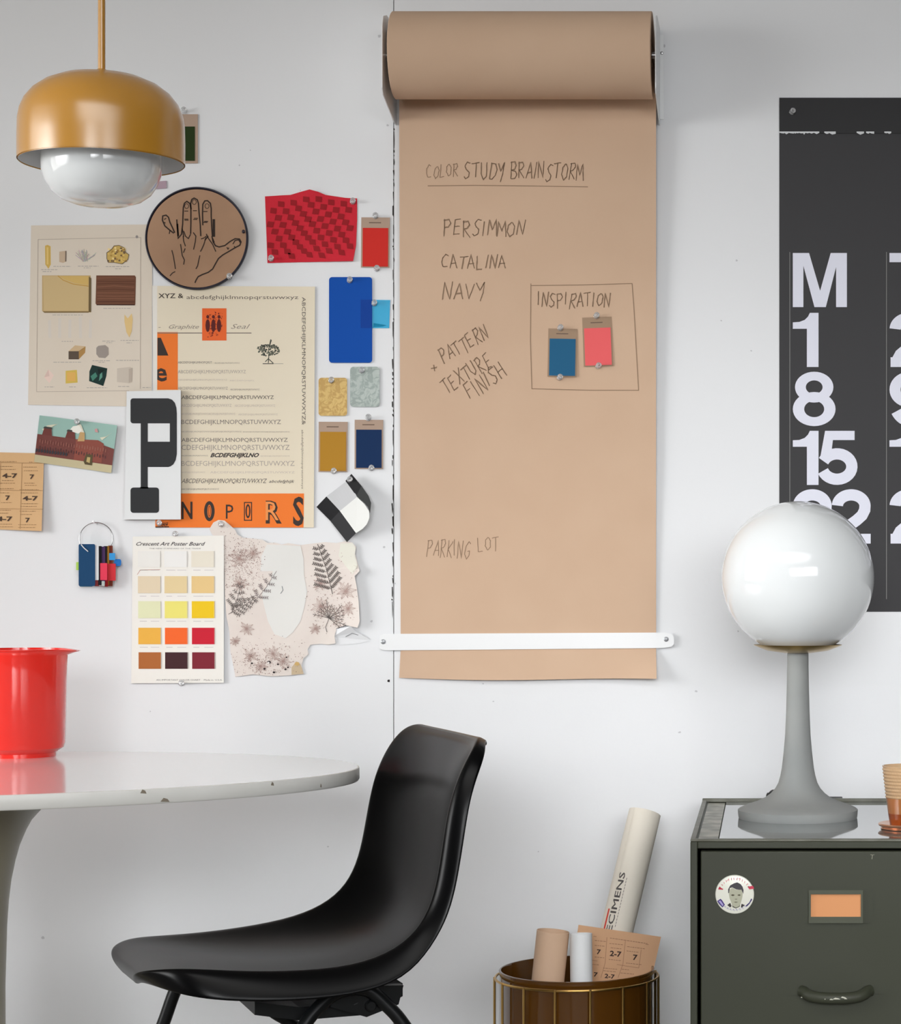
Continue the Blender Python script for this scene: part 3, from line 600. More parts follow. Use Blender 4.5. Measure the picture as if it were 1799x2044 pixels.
pq((200, 150, 150), [(.72, .14), (.75, .12), (.77, .2), (.73, .2)], .0014)
tag(s.build('postcard'), 'colour postcard of a red brick building under a green sky', 'postcard'); del s
pin(154, 843, .004, 'clear pin at the top of the brick building postcard')

# ---------------------------------------------------------------- brown calendar
CB = mat('tan_calendar_paper', (206, 166, 118), .75, mottle=(6, .3, (214, 174, 128)))
def calwarp(x, y): return .002+.012*max(0, (x+60)/150)**2*max(0, (y-900)/160)
s = Sheet(warp=calwarp); c4 = [(-75, 901), (88, 905), (83, 1060), (-78, 1054)]; s.grid(c4, 14, 10, 0, CB)
zz = lambda x, y: (x/4.645, 760+y/4.645); TI = pc(94, 72, 52); TL = pc(160, 124, 84)
for x0 in (-85, 1, 44): s.line([(x0-2*0, 924), (x0-1.5, 975), (x0-3, 1020), (x0-4, 1056)], .8, .0006, TL)
for y in (923, 978, 1015): s.line([(-74, y-1), (-20, y), (40, y+1), (86, y+1.5)], .8, .0006, TL)
for (t_, x, y, k) in (('4-7', 20, 900, 140), ('7', 275, 910, 42), ('7', 50, 1105, 42), ('4-7', 210, 1110, 140), ('4-7', -30, 1300, 145), ('7', 235, 1312, 42), ('7', -170, 905, 42), ('4-7', -200, 1105, 120), ('7', -190, 1310, 42)):
    a = zz(x, y); s.text(t_, a[0], a[1], 8.5, .0008, pc(74, 56, 44), width=k/4.645, bold=.03)
for (x0, x1, y) in [(0, 155, 750), (270, 300, 755), (0, 120, 795), (5, 150, 822), (215, 340, 800), (220, 350, 835), (20, 130, 925), (0, 140, 950), (225, 320, 950), (230, 340, 970), (180, 360, 1010), (0, 90, 1040), (190, 350, 1040), (0, 130, 1000), (10, 110, 1130), (200, 350, 1140), (190, 340, 1165), (0, 100, 1200), (0, 80, 1228), (180, 330, 1210), (190, 300, 1240), (0, 110, 1330), (170, 340, 1335), (0, 120, 1355), (170, 330, 1360), (-250, -60, 800), (-250, -60, 950), (-250, -60, 1150)]:
    x = x0
    while x < x1: w = rr.uniform(10, 26); s.line([zz(x, y), zz(min(x+w, x1), y)], 1.0, .0007, TL if rr.random() < .5 else pc(136, 104, 72)); x += w+5
tag(s.build('wall_calendar'), 'tan paper calendar sheet with numbered boxes at the left edge', 'calendar')


# ---------------------------------------------------------------- key ring of colour chips
r = empty('swatch_ring', P(192, 1075, .01), 'bunch of small colour chips hanging on a wire ring', 'colour chips')
g = G(); c0 = P(192, 1075, .012); R = 32.5*.00088; g.lathe([(R+.0009*math.cos(a), .0009*math.sin(a)) for a in [k*math.pi/4 for k in range(8)]], c0, 56, axis=(.15, -1, .1), closed=True); g.build('wire_ring', STEEL, r)
G().lathe([(0, 0), (.003, 0), (.003, .001), (.0012, .002), (.0012, .014), (.0025, .0145), (0, .016)], P(192, 1044, 0), 14, axis=(0, -1, .15)).build('hook', WHITEM, r)
chips = [(157, 190, 1086, 1170, .022, (22, 68, 108), 3), (189, 197, 1088, 1158, .020, (232, 234, 236), 1), (196, 203, 1090, 1168, .018, (22, 20, 26), 1), (200, 210, 1091, 1166, .017, (70, 44, 88), 1), (207, 214, 1090, 1170, .0155, (34, 30, 28), 1),
         (211, 218, 1090, 1168, .014, (168, 120, 40), 1), (216, 225, 1089, 1170, .0125, (110, 46, 30), 1), (200, 214, 1124, 1158, .0185, (226, 62, 88), 1), (214, 231, 1125, 1159, .0145, (206, 50, 58), 1), (218, 230, 1104, 1118, .015, (60, 150, 214), 1), (228, 242, 1116, 1130, .013, (34, 110, 186), 4),
         (152, 159, 1122, 1138, .016, (178, 214, 96), 1), (188, 198, 1158, 1170, .0165, (150, 60, 62), 1), (203, 209, 1160, 1170, .0195, (180, 190, 186), 1), (209, 216, 1158, 1171, .0165, (140, 20, 24), 1), (158, 186, 1089, 1171, .019, (40, 120, 140), 3)]
for (x0, x1, y0, y1, d, c, rad) in chips:
    s = Sheet(); s.slab(roundrect(x0, y0, x1, y1, min(rad, (x1-x0)/2.2), 3), d-.0012, d, mat('chip_%d_%d_%d' % c, c, .5, spec=.2)); s.build('chip', r)
G().tube([P(162, 1087, .023), P(168, 1094, .0245), P(176, 1101, .023)], .0009, 8).build('loop', WHITEM, r)

# ---------------------------------------------------------------- poster board colour chart
s = Sheet(warp=lambda x, y: .0005); s.slab([(265, 1071), (447, 1069), (447, 1363), (262, 1364)], .001, .0045, mat('chart_board', (239, 236, 229), .6), pc(150, 148, 146))
DK = pc(72, 68, 68)
s.text('Crescent Art Poster Board', 272, 1089, 7.2, .0048, DK, width=138, shear=.45, bold=.012); s.text('THE NEW STANDARD OF THE TRADE', 298, 1096, 2.2, .0048, pc(128, 124, 122), width=103)
cols = [(275, 320), (328, 374), (382, 428)]
rows = [(1100, 1132, [(236, 234, 229), (238, 237, 234), (233, 226, 210)]), (1150, 1184, [(228, 211, 182), (230, 208, 160), (232, 200, 140)]), (1200, 1234, [(228, 230, 190), (238, 228, 122), (240, 200, 30)]),
        (1253, 1286, [(238, 180, 74), (246, 106, 44), (204, 30, 52)]), (1302, 1335, [(176, 104, 52), (68, 36, 40), (128, 36, 50)])]
for k, (y0, y1, cs) in enumerate(rows):
    for (x0, x1), c in zip(cols, cs):
        j = k*.4
        s.slab([(x0+j, y0), (x1+j, y0), (x1+j, y1), (x0+j, y1)], .0045, .0053, pc(*c), pc(176, 168, 158)); s.line([(x0+j+45, y0), (x0+j+45, y1)], .7, .0054, pc(196, 190, 182))
        if k < 4: s.line([(x0+4, y1+6), (x0+20+jit(6), y1+6)], .9, .0048, pc(190, 184, 186)); s.line([(x0+26, y1+6), (x1-2, y1+6)], .9, .0048, pc(200, 194, 196))
s.line([(274, 1147), (280, 1138), (320, 1137)], 1, .0048, pc(204, 160, 150))
s.text('AN IMPORTANT COLOR CHART    Made in  U.S.A.', 312, 1358.5, 2.6, .0048, pc(96, 92, 92), width=132)
tag(s.build('colour_chart'), 'white poster board chart with fifteen painted colour samples', 'colour chart')
pin(362, 1364, .001, 'clear pin at the foot of the painted colour chart')

# ---------------------------------------------------------------- torn leaf paper
zz = lambda x, y: (440+x/5.29, 1030+y/5.29)
def twarp(x, y): return .0015+.012*max(0, (x-640)/80)**2*(1 if y > 1130 else .4)+.003*math.sin(x/23)*math.sin(y/31)*.3+.002
s = Sheet(warp=twarp); TP = mat('pinkish_handmade_paper', (230, 222, 214), .85, mottle=(14, .3, (224, 212, 205)), bump=(70, .4, .002))
out = [(418, 1056), (426, 1043), (436, 1038), (448, 1039), (458, 1047), (470, 1058), (474, 1067), (484, 1073), (505, 1075), (524, 1077), (534, 1084), (550, 1083), (562, 1087), (575, 1084), (600, 1088), (622, 1085), (650, 1082), (672, 1084), (690, 1080), (704, 1083), (711, 1092), (709, 1106), (713, 1120), (718, 1140), (708, 1150), (712, 1170), (716, 1200), (718, 1240), (714, 1253),
       (690, 1248), (672, 1254), (668, 1270), (670, 1284), (655, 1287), (640, 1285), (620, 1287), (614, 1296), (616, 1306), (606, 1314), (602, 1328), (607, 1345), (580, 1348), (540, 1350), (505, 1346), (470, 1351), (466, 1330), (460, 1300), (458, 1260), (452, 1230), (449, 1190), (448, 1140), (446, 1100), (436, 1072), (424, 1068)]
s.cut(out, 0, TP)
WT = mat('torn_white_paper', (226, 225, 221), .8)
s.cut([(533, 1087), (560, 1088), (600, 1090), (606, 1115), (607, 1150), (613, 1180), (608, 1210), (600, 1240), (585, 1262), (570, 1274), (548, 1266), (535, 1240), (525, 1200), (523, 1185), (540, 1160), (545, 1140), (520, 1140), (522, 1110)], .0005, WT)
s.cut([(680, 1085), (704, 1084), (710, 1094), (708, 1108), (714, 1130), (704, 1146), (690, 1130), (676, 1110)], .0005, mat('torn_paper_corner', (228, 226, 214), .8))
s.cut([(600, 1326), (606, 1345), (582, 1347), (582, 1332), (592, 1320)], .0006, pc(200, 180, 150))
BR = pc(120, 96, 88); GR = pc(96, 88, 84)
def frond(x0, y0, x1, y1, n, L, w=1.2, c=GR, sgn=(1, -1)):
    s.line([(x0, y0), ((x0+x1)/2+3, (y0+y1)/2), (x1, y1)], w*.8, .0009, c); ax = math.atan2(y1-y0, x1-x0)
    for i in range(1, n):
        t = i/n; bx, by = x0+(x1-x0)*t, y0+(y1-y0)*t
        for sg in sgn:
            l = L*(1-t*.75)*(.9+jit(.15)); a = ax+sg*.95; ex, ey = bx+l*math.cos(a), by+l*math.sin(a)+l*.06
            s.line([(bx, by), (ex, ey)], .8, .0009, c)
            m = max(2, int(l/3.2))
            for q in range(1, m+1):
                u = q/m; qx, qy = bx+(ex-bx)*u, by+(ey-by)*u
                for s2 in (1, -1): s.line([(qx, qy), (qx+4.2*math.cos(a+s2*1.0), qy+3.8*math.sin(a+s2*1.0))], w, .0010, c)
frond(664, 1186, 634, 1086, 9, 38, 1.6); frond(462, 1224, 482, 1160, 5, 22, 1.1); frond(456, 1226, 512, 1192, 7, 20, 1.3); frond(505, 1205, 552, 1140, 5, 22, 1.1, pc(120, 108, 108))
for k in range(13):
    a = -2.9+k*.3; l = 38*(.6+.4*rr.random()); s.line([(657, 1234), (657+l*.5*math.cos(a)+jit(2), 1234+l*.5*math.sin(a)), (657+l*math.cos(a), 1234+l*math.sin(a))], 1.1, .0009, GR)
    for q in (.4, .6, .8):
        for s2 in (1, -1): bx, by = 657+l*q*math.cos(a), 1234+l*q*math.sin(a); s.line([(bx, by), (bx+6*math.cos(a+s2*.8), by+6*math.sin(a+s2*.8))], .7, .0010, BR)
s.line([(657, 1234), (650, 1252), (653, 1262)], 1.2, .001, GR)
def leafspray(cx, cy, R, n, c):
    for k in range(n):
        a = 2*math.pi*k/n+jit(.2); l = R*(.6+.4*rr.random()); mx, my = cx+l*.55*math.cos(a+.3), cy+l*.55*math.sin(a+.3); nx, ny = cx+l*.55*math.cos(a-.3), cy+l*.55*math.sin(a-.3); ex, ey = cx+l*math.cos(a), cy+l*math.sin(a)
        s.line([(cx, cy), (mx, my), (ex, ey), (nx, ny), (cx, cy)], .6, .0008, c); s.line([(cx, cy), (ex, ey)], .6, .0008, c)
PK = pc(178, 152, 144)
for (x, y, R) in ((478, 1115, 24), (505, 1105, 20), (478, 1165, 20), (640, 1210, 22), (690, 1180, 24), (695, 1215, 18), (500, 1310, 20), (545, 1305, 22), (565, 1320, 18), (520, 1330, 16), (640, 1165, 18), (630, 1255, 14), (492, 1255, 18), (470, 1280, 12)): leafspray(x, y, R, 9, PK)
def inside(x, y):
    c = False; n = len(out)
    for i in range(n):
        x1, y1 = out[i]; x2, y2 = out[i-1]
        if (y1 > y) != (y2 > y) and x < (x2-x1)*(y-y1)/(y2-y1)+x1: c = not c
    return c
k = 0
while k < 1500:
    z = rr.random()
    if z < .55: x, y = rr.gauss(482, 24), rr.gauss(1130, 38)
    elif z < .85: x, y = rr.gauss(530, 40), rr.gauss(1318, 18)
    else: x, y = rr.gauss(670, 30), rr.gauss(1200, 40)
    k += 1
    if not inside(x, y) or (530 < x < 608 and 1088 < y < 1265): continue
    q = rr.uniform(.5, 1.15); s.poly([(x-q, y), (x, y-q), (x+q, y), (x, y+q*.8)], .0011, rr.choice([PK, BR, PK, pc(150, 122, 116)]))
for (x, y, q) in ((537, 1322, 4), (528, 1335, 2.4), (547, 1342, 2.6), (555, 1326, 2.2), (570, 1336, 2.4), (575, 1332, 2), (503, 1324, 2.2), (572, 1312, 1.8)): s.ell(x, y, q, q*.8, .0013, pc(52, 44, 44), 8)
s.ell(536, 1323, 2.4, 2.2, .0015, pc(236, 230, 226), 8); s.ell(593, 1325, 5, 4, .0013, pc(206, 172, 112), 8)
s.line([(563, 1170), (565, 1178), (560, 1185)], 1.2, .001, pc(120, 128, 130))
tag(s.build('leaf_paper'), 'torn pinkish handmade paper printed with ferns and leaves', 'torn paper', None)
s = Sheet(warp=lambda x, y: .001+.010*max(0, 1-abs(x-700)/40)*max(0, (1275-y)/20)); s.poly([(668, 1256), (700, 1250), (712, 1262), (730, 1270), (741, 1278), (720, 1284), (690, 1287), (668, 1288), (663, 1272)], .0, WALL); s.line([(690, 1271), (703, 1264), (716, 1268)], 1.4, .0005, pc(150, 150, 152))
tag(s.build('paper_scrap'), 'small curled white scrap at the lower right of the torn leaf paper', 'paper scrap')
pin(441, 1047, .005, 'clear pin at the top tip of the torn leaf paper')

# ---------------------------------------------------------------- black, white and grey curved swatch
def bwwarp(x, y): t = ((x-632)+(y-1000)*.1)/110.0; return .002+.030*max(0, t)**2
s = Sheet(warp=bwwarp)
def strip(p0, p1, q0, q1, m, n=10):
    """band between two edge polylines p0->p1 and q0->q1, cut finely so it bends"""
    for i in range(n):
        a, b = i/n, (i+1)/n; L = lambda A, B, t: (A[0]+(B[0]-A[0])*t, A[1]+(B[1]-A[1])*t)
        s.poly([L(p0, p1, a), L(p0, p1, b), L(q0, q1, b), L(q0, q1, a)], 0, m)
K1, K2, K3 = pc(28, 28, 30), pc(48, 48, 50), pc(52, 54, 54); GY, WH = pc(196, 197, 199), pc(228, 229, 226)
strip((632, 1012), (652, 991), (660, 1040), (679, 1020), K1); strip((660, 1040), (679, 1020), (693, 1082), (711, 1064), K2)
strip((652, 991), (698, 956), (679, 1020), (713, 992), GY)
s.poly([(679, 1020), (713, 992), (728, 1006), (737, 1020), (738, 1034), (733, 1046), (724, 1056), (711, 1064)], 0, WH)
strip((690, 960), (702, 946), (712, 990), (722, 970), K1); s.poly([(712, 990), (722, 970), (736, 990), (741, 1004), (739, 1024), (735, 1012), (726, 1002)], 0, K3)
o = s.build('colour_gamut_card'); o.name = 'grey_scale_card'; m_ = o.modifiers.new('t', 'SOLIDIFY'); m_.thickness = .0006; tag(o, 'curved card in black, grey and white blocks, pinned tilted', 'colour sample')
pin(698, 958, .011, 'clear pin at the top of the tilted black and white card')

# ================================================================== BIG WALL CALENDAR
r = empty('number_calendar', P(1750, 700, 0), 'large charcoal wall calendar with giant white numerals at the right edge', 'calendar')
CHAR = mat('charcoal_paper', (50, 49, 51), .5, spec=.25); CHAR2 = mat('charcoal_header', (25, 24, 26), .45, spec=.25); WN = mat('white_numerals', (222, 223, 236), .5)
X0, X1 = 1556, 1556+1366
s = Sheet(); s.slab([(X0, 195), (X1, 195), (X1, 266), (X0, 266)], .0015, .0035, CHAR2)
x = X0
while x < X1:
    w = rr.uniform(4, 16)
    if x < 1630 or rr.random() < .45: s.poly([(x, 262.5), (x+w, 262.5), (x+w, 265+rr.uniform(0, 2.5)), (x+w/2, 265+rr.uniform(1, 4)), (x, 265)], .0037, pc(214, 216, 218))
    x += w
s.build('binding_strip', r)
s = Sheet(); s.slab([(X0, 262), (X1, 262), (X1, 1221), (X0, 1221)], .0008, .0015, CHAR)
zz0 = lambda x, y, ox=0, oy=0: (x+ox, y+oy)
h = 108.0
_gd = [0]
def gd(): _gd[0] = (_gd[0]+1) % 6; return .0019+_gd[0]*5e-5
def thick(pts, w, ox, oy, sc=1.0): s.line([(ox+x*h*sc, oy+y*h*sc) for x, y in pts], w*h*sc, gd(), WN)
def arc(cx, cy, rx, ry, a0, a1, n=26): return [(cx+rx*math.cos(math.radians(a0+(a1-a0)*k/n)), cy+ry*math.sin(math.radians(a0+(a1-a0)*k/n))) for k in range(n+1)]
def fillp(pts, ox, oy): s.poly([(ox+x*h, oy+y*h) for x, y in pts], gd(), WN)
SW = .208
def digit(c, ox, oy):
    if c == '1':
        fillp([(.26, .294), (.26, 1), (.475, 1), (.475, .294)], ox, oy); fillp([(0, .175), (.12, .168), (.22, .13), (.28, .07), (.315, 0), (.475, 0), (.475, .294), (.0, .294)], ox, oy); return .475
    if c == '2':
        thick(arc(.36, .305, .255, .205, 182, 360)+[(.61, .38), (.56, .48), (.46, .57), (.32, .67), (.20, .77), (.13, .90)], SW, ox, oy); fillp([(.02, .82), (.72, .82), (.72, 1), (.02, 1)], ox, oy); return .73
    if c == '3':
        thick(arc(.36, .29, .235, .19, 190, 430), SW, ox, oy); thick(arc(.36, .70, .265, .21, 285, 540), SW, ox, oy); return .73
    if c == '4':
        fillp([(.42, 0), (.62, 0), (.62, 1), (.42, 1)], ox, oy); thick([(.5, .02), (.05, .72)], .17, ox, oy); fillp([(.0, .62), (.74, .62), (.74, .78), (.0, .78)], ox, oy); return .75
    if c == '5':
        fillp([(.155, 0), (.70, 0), (.70, .17), (.30, .17), (.26, .48), (.06, .52)], ox, oy); thick(arc(.375, .66, .275, .235, 205, 520), SW, ox, oy); return .76
    if c == '6':
        s.ring(ox+.37*h, oy+.67*h, .37*h, .33*h, .165*h, .165*h, gd(), WN); thick(arc(.38, .50, .28, .40, 182, 325), SW, ox, oy); thick([(.10, .45), (.10, .66)], SW*.95, ox, oy); return .75
    if c == '9':
        s.ring(ox+.37*h, oy+.33*h, .37*h, .33*h, .165*h, .165*h, gd(), WN); thick(arc(.36, .50, .28, .40, 2, 145), SW, ox, oy); thick([(.64, .34), (.64, .55)], SW*.95, ox, oy); return .75
    if c == '7':
        fillp([(0, 0), (.70, 0), (.70, .18), (0, .18)], ox, oy); thick([(.60, .12), (.36, .5), (.26, 1.0)], SW, ox, oy); return .72
    if c == '8':
        s.ring(ox+.395*h, oy+.285*h, .355*h, .285*h, .155*h, .125*h, gd(), WN); s.ring(ox+.395*h, oy+.69*h, .395*h, .315*h, .185*h, .15*h, gd(), WN); return .79
    if c == '0':
        s.ring(ox+.37*h, oy+.5*h, .37*h, .5*h, .165*h, .33*h, gd(), WN); return .76
    return .7
def number(t_, ox, oy):
    x = ox
    for i, c in enumerate(t_):
        x += digit(c, x, oy)*h*(.93 if c == '1' else .985)
ML = [(0, 0), (.30, 0), (.505, .70), (.70, 0), (1.0, 0), (1, 1), (.80, 1), (.80, .22), (.60, 1), (.40, 1), (.195, .22), (.195, 1), (0, 1)]
def letter(c, ox, oy):
    if c == 'M':
        for P_ in ([(0, 0), (.195, 0), (.195, 1), (0, 1)], [(.80, 0), (1, 0), (1, 1), (.80, 1)], [(.18, 0), (.30, 0), (.505, .70), (.505, 1), (.40, 1), (.18, .18)], [(.82, 0), (.70, 0), (.505, .70), (.505, 1), (.61, 1), (.82, .18)]): fillp(P_, ox, oy)
    elif c == 'T': fillp([(0, 0), (.80, 0), (.80, .17), (0, .17)], ox, oy); fillp([(.30, .17), (.50, .17), (.50, 1), (.30, 1)], ox, oy)
    elif c == 'F': fillp([(0, 0), (.2, 0), (.2, 1), (0, 1)], ox, oy); fillp([(.2, 0), (.75, 0), (.75, .17), (.2, .17)], ox, oy); fillp([(.2, .42), (.66, .42), (.66, .58), (.2, .58)], ox, oy)
    elif c == 'W': thick([(.06, 0), (.28, .95), (.5, .06), (.72, .95), (.94, 0)], .19, ox, oy)
    elif c == 'S': thick(arc(.38, .29, .25, .2, 340, 90)+arc(.38, .71, .27, .2, 270, 520), .2, ox, oy)
for ci, c in enumerate('MTWTFSS'):
    cx = 1583+193*ci; letter(c, cx, 505)
    s.line([(cx-6, 503), (cx-6, 1196)], 1.6, .0018, pc(120, 120, 118))
    for ri, oy in enumerate((624.5, 742, 860, 977)): number(str(1+ci+7*ri), cx+(0 if ri != 2 else 0), oy)
s.build('sheet', r)
pin(1581, 224, .0035, 'clear pin in the top left corner of the big charcoal calendar')

# ================================================================== OVAL TABLE
TH, TZ, TXc = H-.28, 3.26, -1.30
r = empty('oval_table', (TXc, TZ-ZW, 0), 'white oval pedestal table with a chipped pale edge', 'table')
A_, B_ = .683, .409; ax = Vector((.985, .171)).normalized(); bx_ = Vector((-ax.y, ax.x))
def tpt(t, z, ins=0): c, s_ = math.cos(t), math.sin(t); p = ax*(A_-ins)*c+bx_*(B_-ins)*s_; return (TXc+p.x, TZ-ZW+p.y, z)
g = G(); n = 160; ringsz = [(TH, .0025), (TH-.0006, .0007), (TH-.0022, 0), (TH-.018, 0), (TH-.0205, .0015), (TH-.021, .004)]
vs = [tpt(2*math.pi*j/n, z, i) for z, i in ringsz for j in range(n)]
g.add(vs, [(i*n+j, i*n+(j+1) % n, (i+1)*n+(j+1) % n, (i+1)*n+j) for i in range(len(ringsz)-1) for j in range(n)], 1)
g.add(vs[:n], [tuple(range(n))], 0); g.add(vs[-n:], [tuple(range(n))[::-1]], 1)
for ang, zz_, w in ((-1.92, .013, .012), (-1.45, .016, .007), (-1.42, .017, .004), (-1.385, .0165, .007), (-1.378, .0165, .004), (-.95, .003, .004), (-1.99, .016, .009), (-2.02, .017, .005), (-1.3, .003, .004), (-.6, .004, .003), (-.90, .016, .006), (-.40, .014, .002), (-1.95, .016, .006), (-1.6, .004, .003)):
    da = w/.55; pts = [(ang-da, zz_+.002), (ang-da*.3, zz_-.003), (ang+da*.6, zz_-.001), (ang+da, zz_+.003)]
    g.add([tpt(a_, TH-z_, -.0005) for a_, z_ in pts], [(0, 1, 2, 3)], 2)
g.build('tabletop', [TABLEM, TEDGE, mat('exposed_chip', (128, 118, 104), .9)], r)
pz = TH-.021
prof = [(.175, pz), (.165, pz-.005), (.142, pz-.02), (.128, pz-.033), (.112, pz-.051), (.104, pz-.066), (.095, pz-.088), (.089, pz-.11), (.083, pz-.14), (.0795, pz-.17), (.077, pz-.207), (.0745, pz-.30), (.075, .34), (.080, .24), (.095, .15), (.125, .08), (.18, .03), (.26, .012), (.27, .0)]
G().lathe(prof, (TXc+.092, TZ-ZW, 0), 72).build('pedestal', PEDM, r)

# ================================================================== RED PITCHER
pzc = 3.58; px_, py_ = (40-PX)/F*pzc, pzc-ZW
r = empty('pitcher', (px_, py_, TH), 'glossy red plastic mixing jug on the white table', 'jug')
top = H-(1295-PY)/F*pzc-TH
def lip(p, a):
    if p.z > top-.012: k = math.exp(-(min(a, 2*math.pi-a)/.34)**2)*(p.z-top+.012)/.012; return Vector((p.x+.024*k, p.y, p.z-.003*k))
    return p
prof = [(0, .002), (.050, .002), (.052, 0), (.056, 0), (.0565, .006), (.060, .009), (.068, .014), (.0708, .022), (.0712, top-.010), (.0722, top-.004), (.0745, top-.002), (.0745, top), (.0690, top), (.0685, top-.008), (.0680, .022), (.060, .012), (0, .010)]
G().lathe(prof, (px_, py_, TH), 96, fn=lip).build('body', RED, r)
G().tube([(px_-.070, py_-.01, TH+top-.02), (px_-.11, py_-.02, TH+top-.03), (px_-.125, py_-.025, TH+.10), (px_-.118, py_-.02, TH+.06), (px_-.10, py_-.018, TH+.035)], .009, 12).build('handle', RED, r)

# ================================================================== PENDANT LAMP
zc = 3.2; lx, ly = (203-PX)/F*zc, zc-ZW; z0 = H+(PY-324)/F*zc
r = empty('pendant_lamp', (lx, ly, z0), 'ochre dome pendant lamp with white opal glass hanging on a rod', 'pendant lamp')
R = .1173
dome = [(R, z0), (R+.0002, z0+.03), (R-.0005, z0+.058), (R-.003, z0+.072), (R-.009, z0+.086), (R-.020, z0+.100), (R-.036, z0+.112), (R-.058, z0+.1215), (R-.080, z0+.1265), (R-.100, z0+.1285), (.008, z0+.129)]
inn = [(x-.0012 if x > .01 else x, z-.0012) for x, z in dome]
G().lathe(dome+[(.008, z0+.127)]+inn[::-1][1:]+[(R-.0012, z0)], (lx, ly, 0), 128, cap=False).build('shade', OCHRE, r)
G().lathe([(R-.0016, z0+.0004)]+[(x-.0022, z-.0022) for x, z in dome[1:-1]]+[(.01, z0+.1265)], (lx, ly, 0), 128, cap=False).build('shade_lining', WHITEM, r, 'white inside of the shade')
gl = .0848
G().lathe([(.03, z0+.035), (gl, z0+.035), (gl, z0-.004), (gl-.001, z0-.016), (gl-.006, z0-.030), (gl-.015, z0-.044), (gl-.028, z0-.054), (gl-.046, z0-.0605), (.018, z0-.062), (0, z0-.062)], (lx, ly, 0), 96).build('glass_diffuser', OPAL, r)
G().lathe([(.012, z0+.035), (.03, z0+.037), (.03, z0+.1)], (lx, ly, 0), 32).build('socket', WHITEM, r)
G().lathe([(.0052, z0+.127), (.0052, CEIL)], (lx, ly, 0), 24).build('rod', OCHRE, r)
G().lathe([(.0085, z0+.128), (.0085, z0+.133), (.0062, z0+.135)], (lx, ly, 0), 24).build('collar', OCHRE, r)
G().lathe([(.05, CEIL-.02), (.052, CEIL-.001)], (lx, ly, 0), 32).build('ceiling_rose', OCHRE, r)

# ================================================================== SHELL CHAIR
th = .42; fo = Vector((-math.cos(th), -math.sin(th))); si = Vector((math.sin(th), -math.cos(th))); oc = Vector((-.65, -.75)); DZ = -.02
def ch(a, b, z): p = oc+fo*a+si*b; return Vector((p.x, p.y, z+DZ))
r = empty('shell_chair', (oc.x, oc.y, 0), 'black moulded shell chair on black tube legs', 'chair')
ST = [(.264, .503, .062, .000), (.271, .512, .086, .001), (.273, .520, .118, .004), (.267, .527, .152, .008), (.251, .531, .180, .012), (.228, .533, .200, .017), (.190, .531, .214, .022), (.120, .527, .222, .030), (.020, .530, .224, .036), (-.045, .545, .222, .044), (-.088, .573, .219, .050), (-.110, .612, .216, .050),
      (-.121, .660, .214, .047), (-.130, .720, .212, .042), (-.141, .762, .209, .036), (-.156, .794, .205, .028), (-.168, .812, .200, .021), (-.177, .823, .191, .014), (-.184, .829, .178, .008), (-.191, .832, .162, .004), (-.198, .831, .150, .002), (-.204, .823, .146, .001)]
NU = 26; g = G(); nS = len(ST); PT = []
for i, (a, z, w, e) in enumerate(ST):
    p0, p1 = ST[max(i-1, 0)], ST[min(i+1, nS-1)]; t = Vector((p1[0]-p0[0], p1[1]-p0[1])).normalized(); nn = Vector((t.y, -t.x))
    if nn.y < 0 and abs(nn.y) > abs(nn.x): nn = -nn
    if i > 10 and nn.x < 0: nn = -nn
    rowp = []
    for k in range(NU+1):
        u = -1+2*k/NU; b = u*w; off = -e*(1-abs(u)**2.6)
        rowp.append(Vector((a+nn.x*off, b, z+nn.y*off+.045*b*max(0, min(1, a/.2)))))
    PT.append(rowp)
def nrm(i, k):
    du = PT[i][min(k+1, NU)]-PT[i][max(k-1, 0)]; dv = PT[min(i+1, nS-1)][k]-PT[max(i-1, 0)][k]
    n_ = du.cross(dv).normalized(); ref = Vector((.8, 0, .6)); return n_ if n_.dot(ref) > 0 else -n_
loop = [(0, k) for k in range(NU)]+[(i, NU) for i in range(nS-1)]+[(nS-1, k) for k in range(NU, 0, -1)]+[(i, 0) for i in range(nS-1, 0, -1)]
OUT = []; NRM = []
for i, k in loop:
    q = PT[min(max(i, 2), nS-3)][min(max(k, 2), NU-2)] if (i in (0, nS-1) and k in (0, NU)) else (PT[i][1 if k == 0 else NU-1] if k in (0, NU) else PT[1 if i == 0 else nS-2][k])
    OUT.append((PT[i][k]-q).normalized()); NRM.append(nrm(i, k))
nL = len(loop)
for _ in range(14):
    OUT = [(OUT[j-1]+OUT[j]*2+OUT[(j+1) % nL]).normalized() for j in range(nL)]; NRM = [(NRM[j-1]+NRM[j]*2+NRM[(j+1) % nL]).normalized() for j in range(nL)]
vs = [ch(*p) for row_ in PT for p in row_]; fs = [(i*(NU+1)+k, i*(NU+1)+k+1, (i+1)*(NU+1)+k+1, (i+1)*(NU+1)+k) for i in range(nS-1) for k in range(NU)]
prev = [i*(NU+1)+k for i, k in loop]
for o_, dn in ((.004, .0012), (.008, .006), (.0105, .016), (.012, .030)):
    cur = []
    for j, (i, k) in enumerate(loop):
        f_ = 1.0
        if i < 10: f_ = min(1.45, .10+.24*i)
        if i > nS-9: f_ = .10+.90*((nS-1-i)/8)**1.1
        p = PT[i][k]+OUT[j]*o_*min(1, f_+.1)-NRM[j]*dn*f_; cur.append(len(vs)); vs.append(ch(*p))
    fs += [(prev[j], prev[(j+1) % nL], cur[(j+1) % nL], cur[j]) for j in range(nL)]; prev = cur
g.add(vs, fs)
o = g.build('seat_shell', BLACKSH, r); mm = o.modifiers.new('solid', 'SOLIDIFY'); mm.thickness = .004; mm.offset = 0; mm = o.modifiers.new('sub', 'SUBSURF'); mm.levels = 2; mm.render_levels = 2
for p in o.data.polygons: p.use_smooth = True
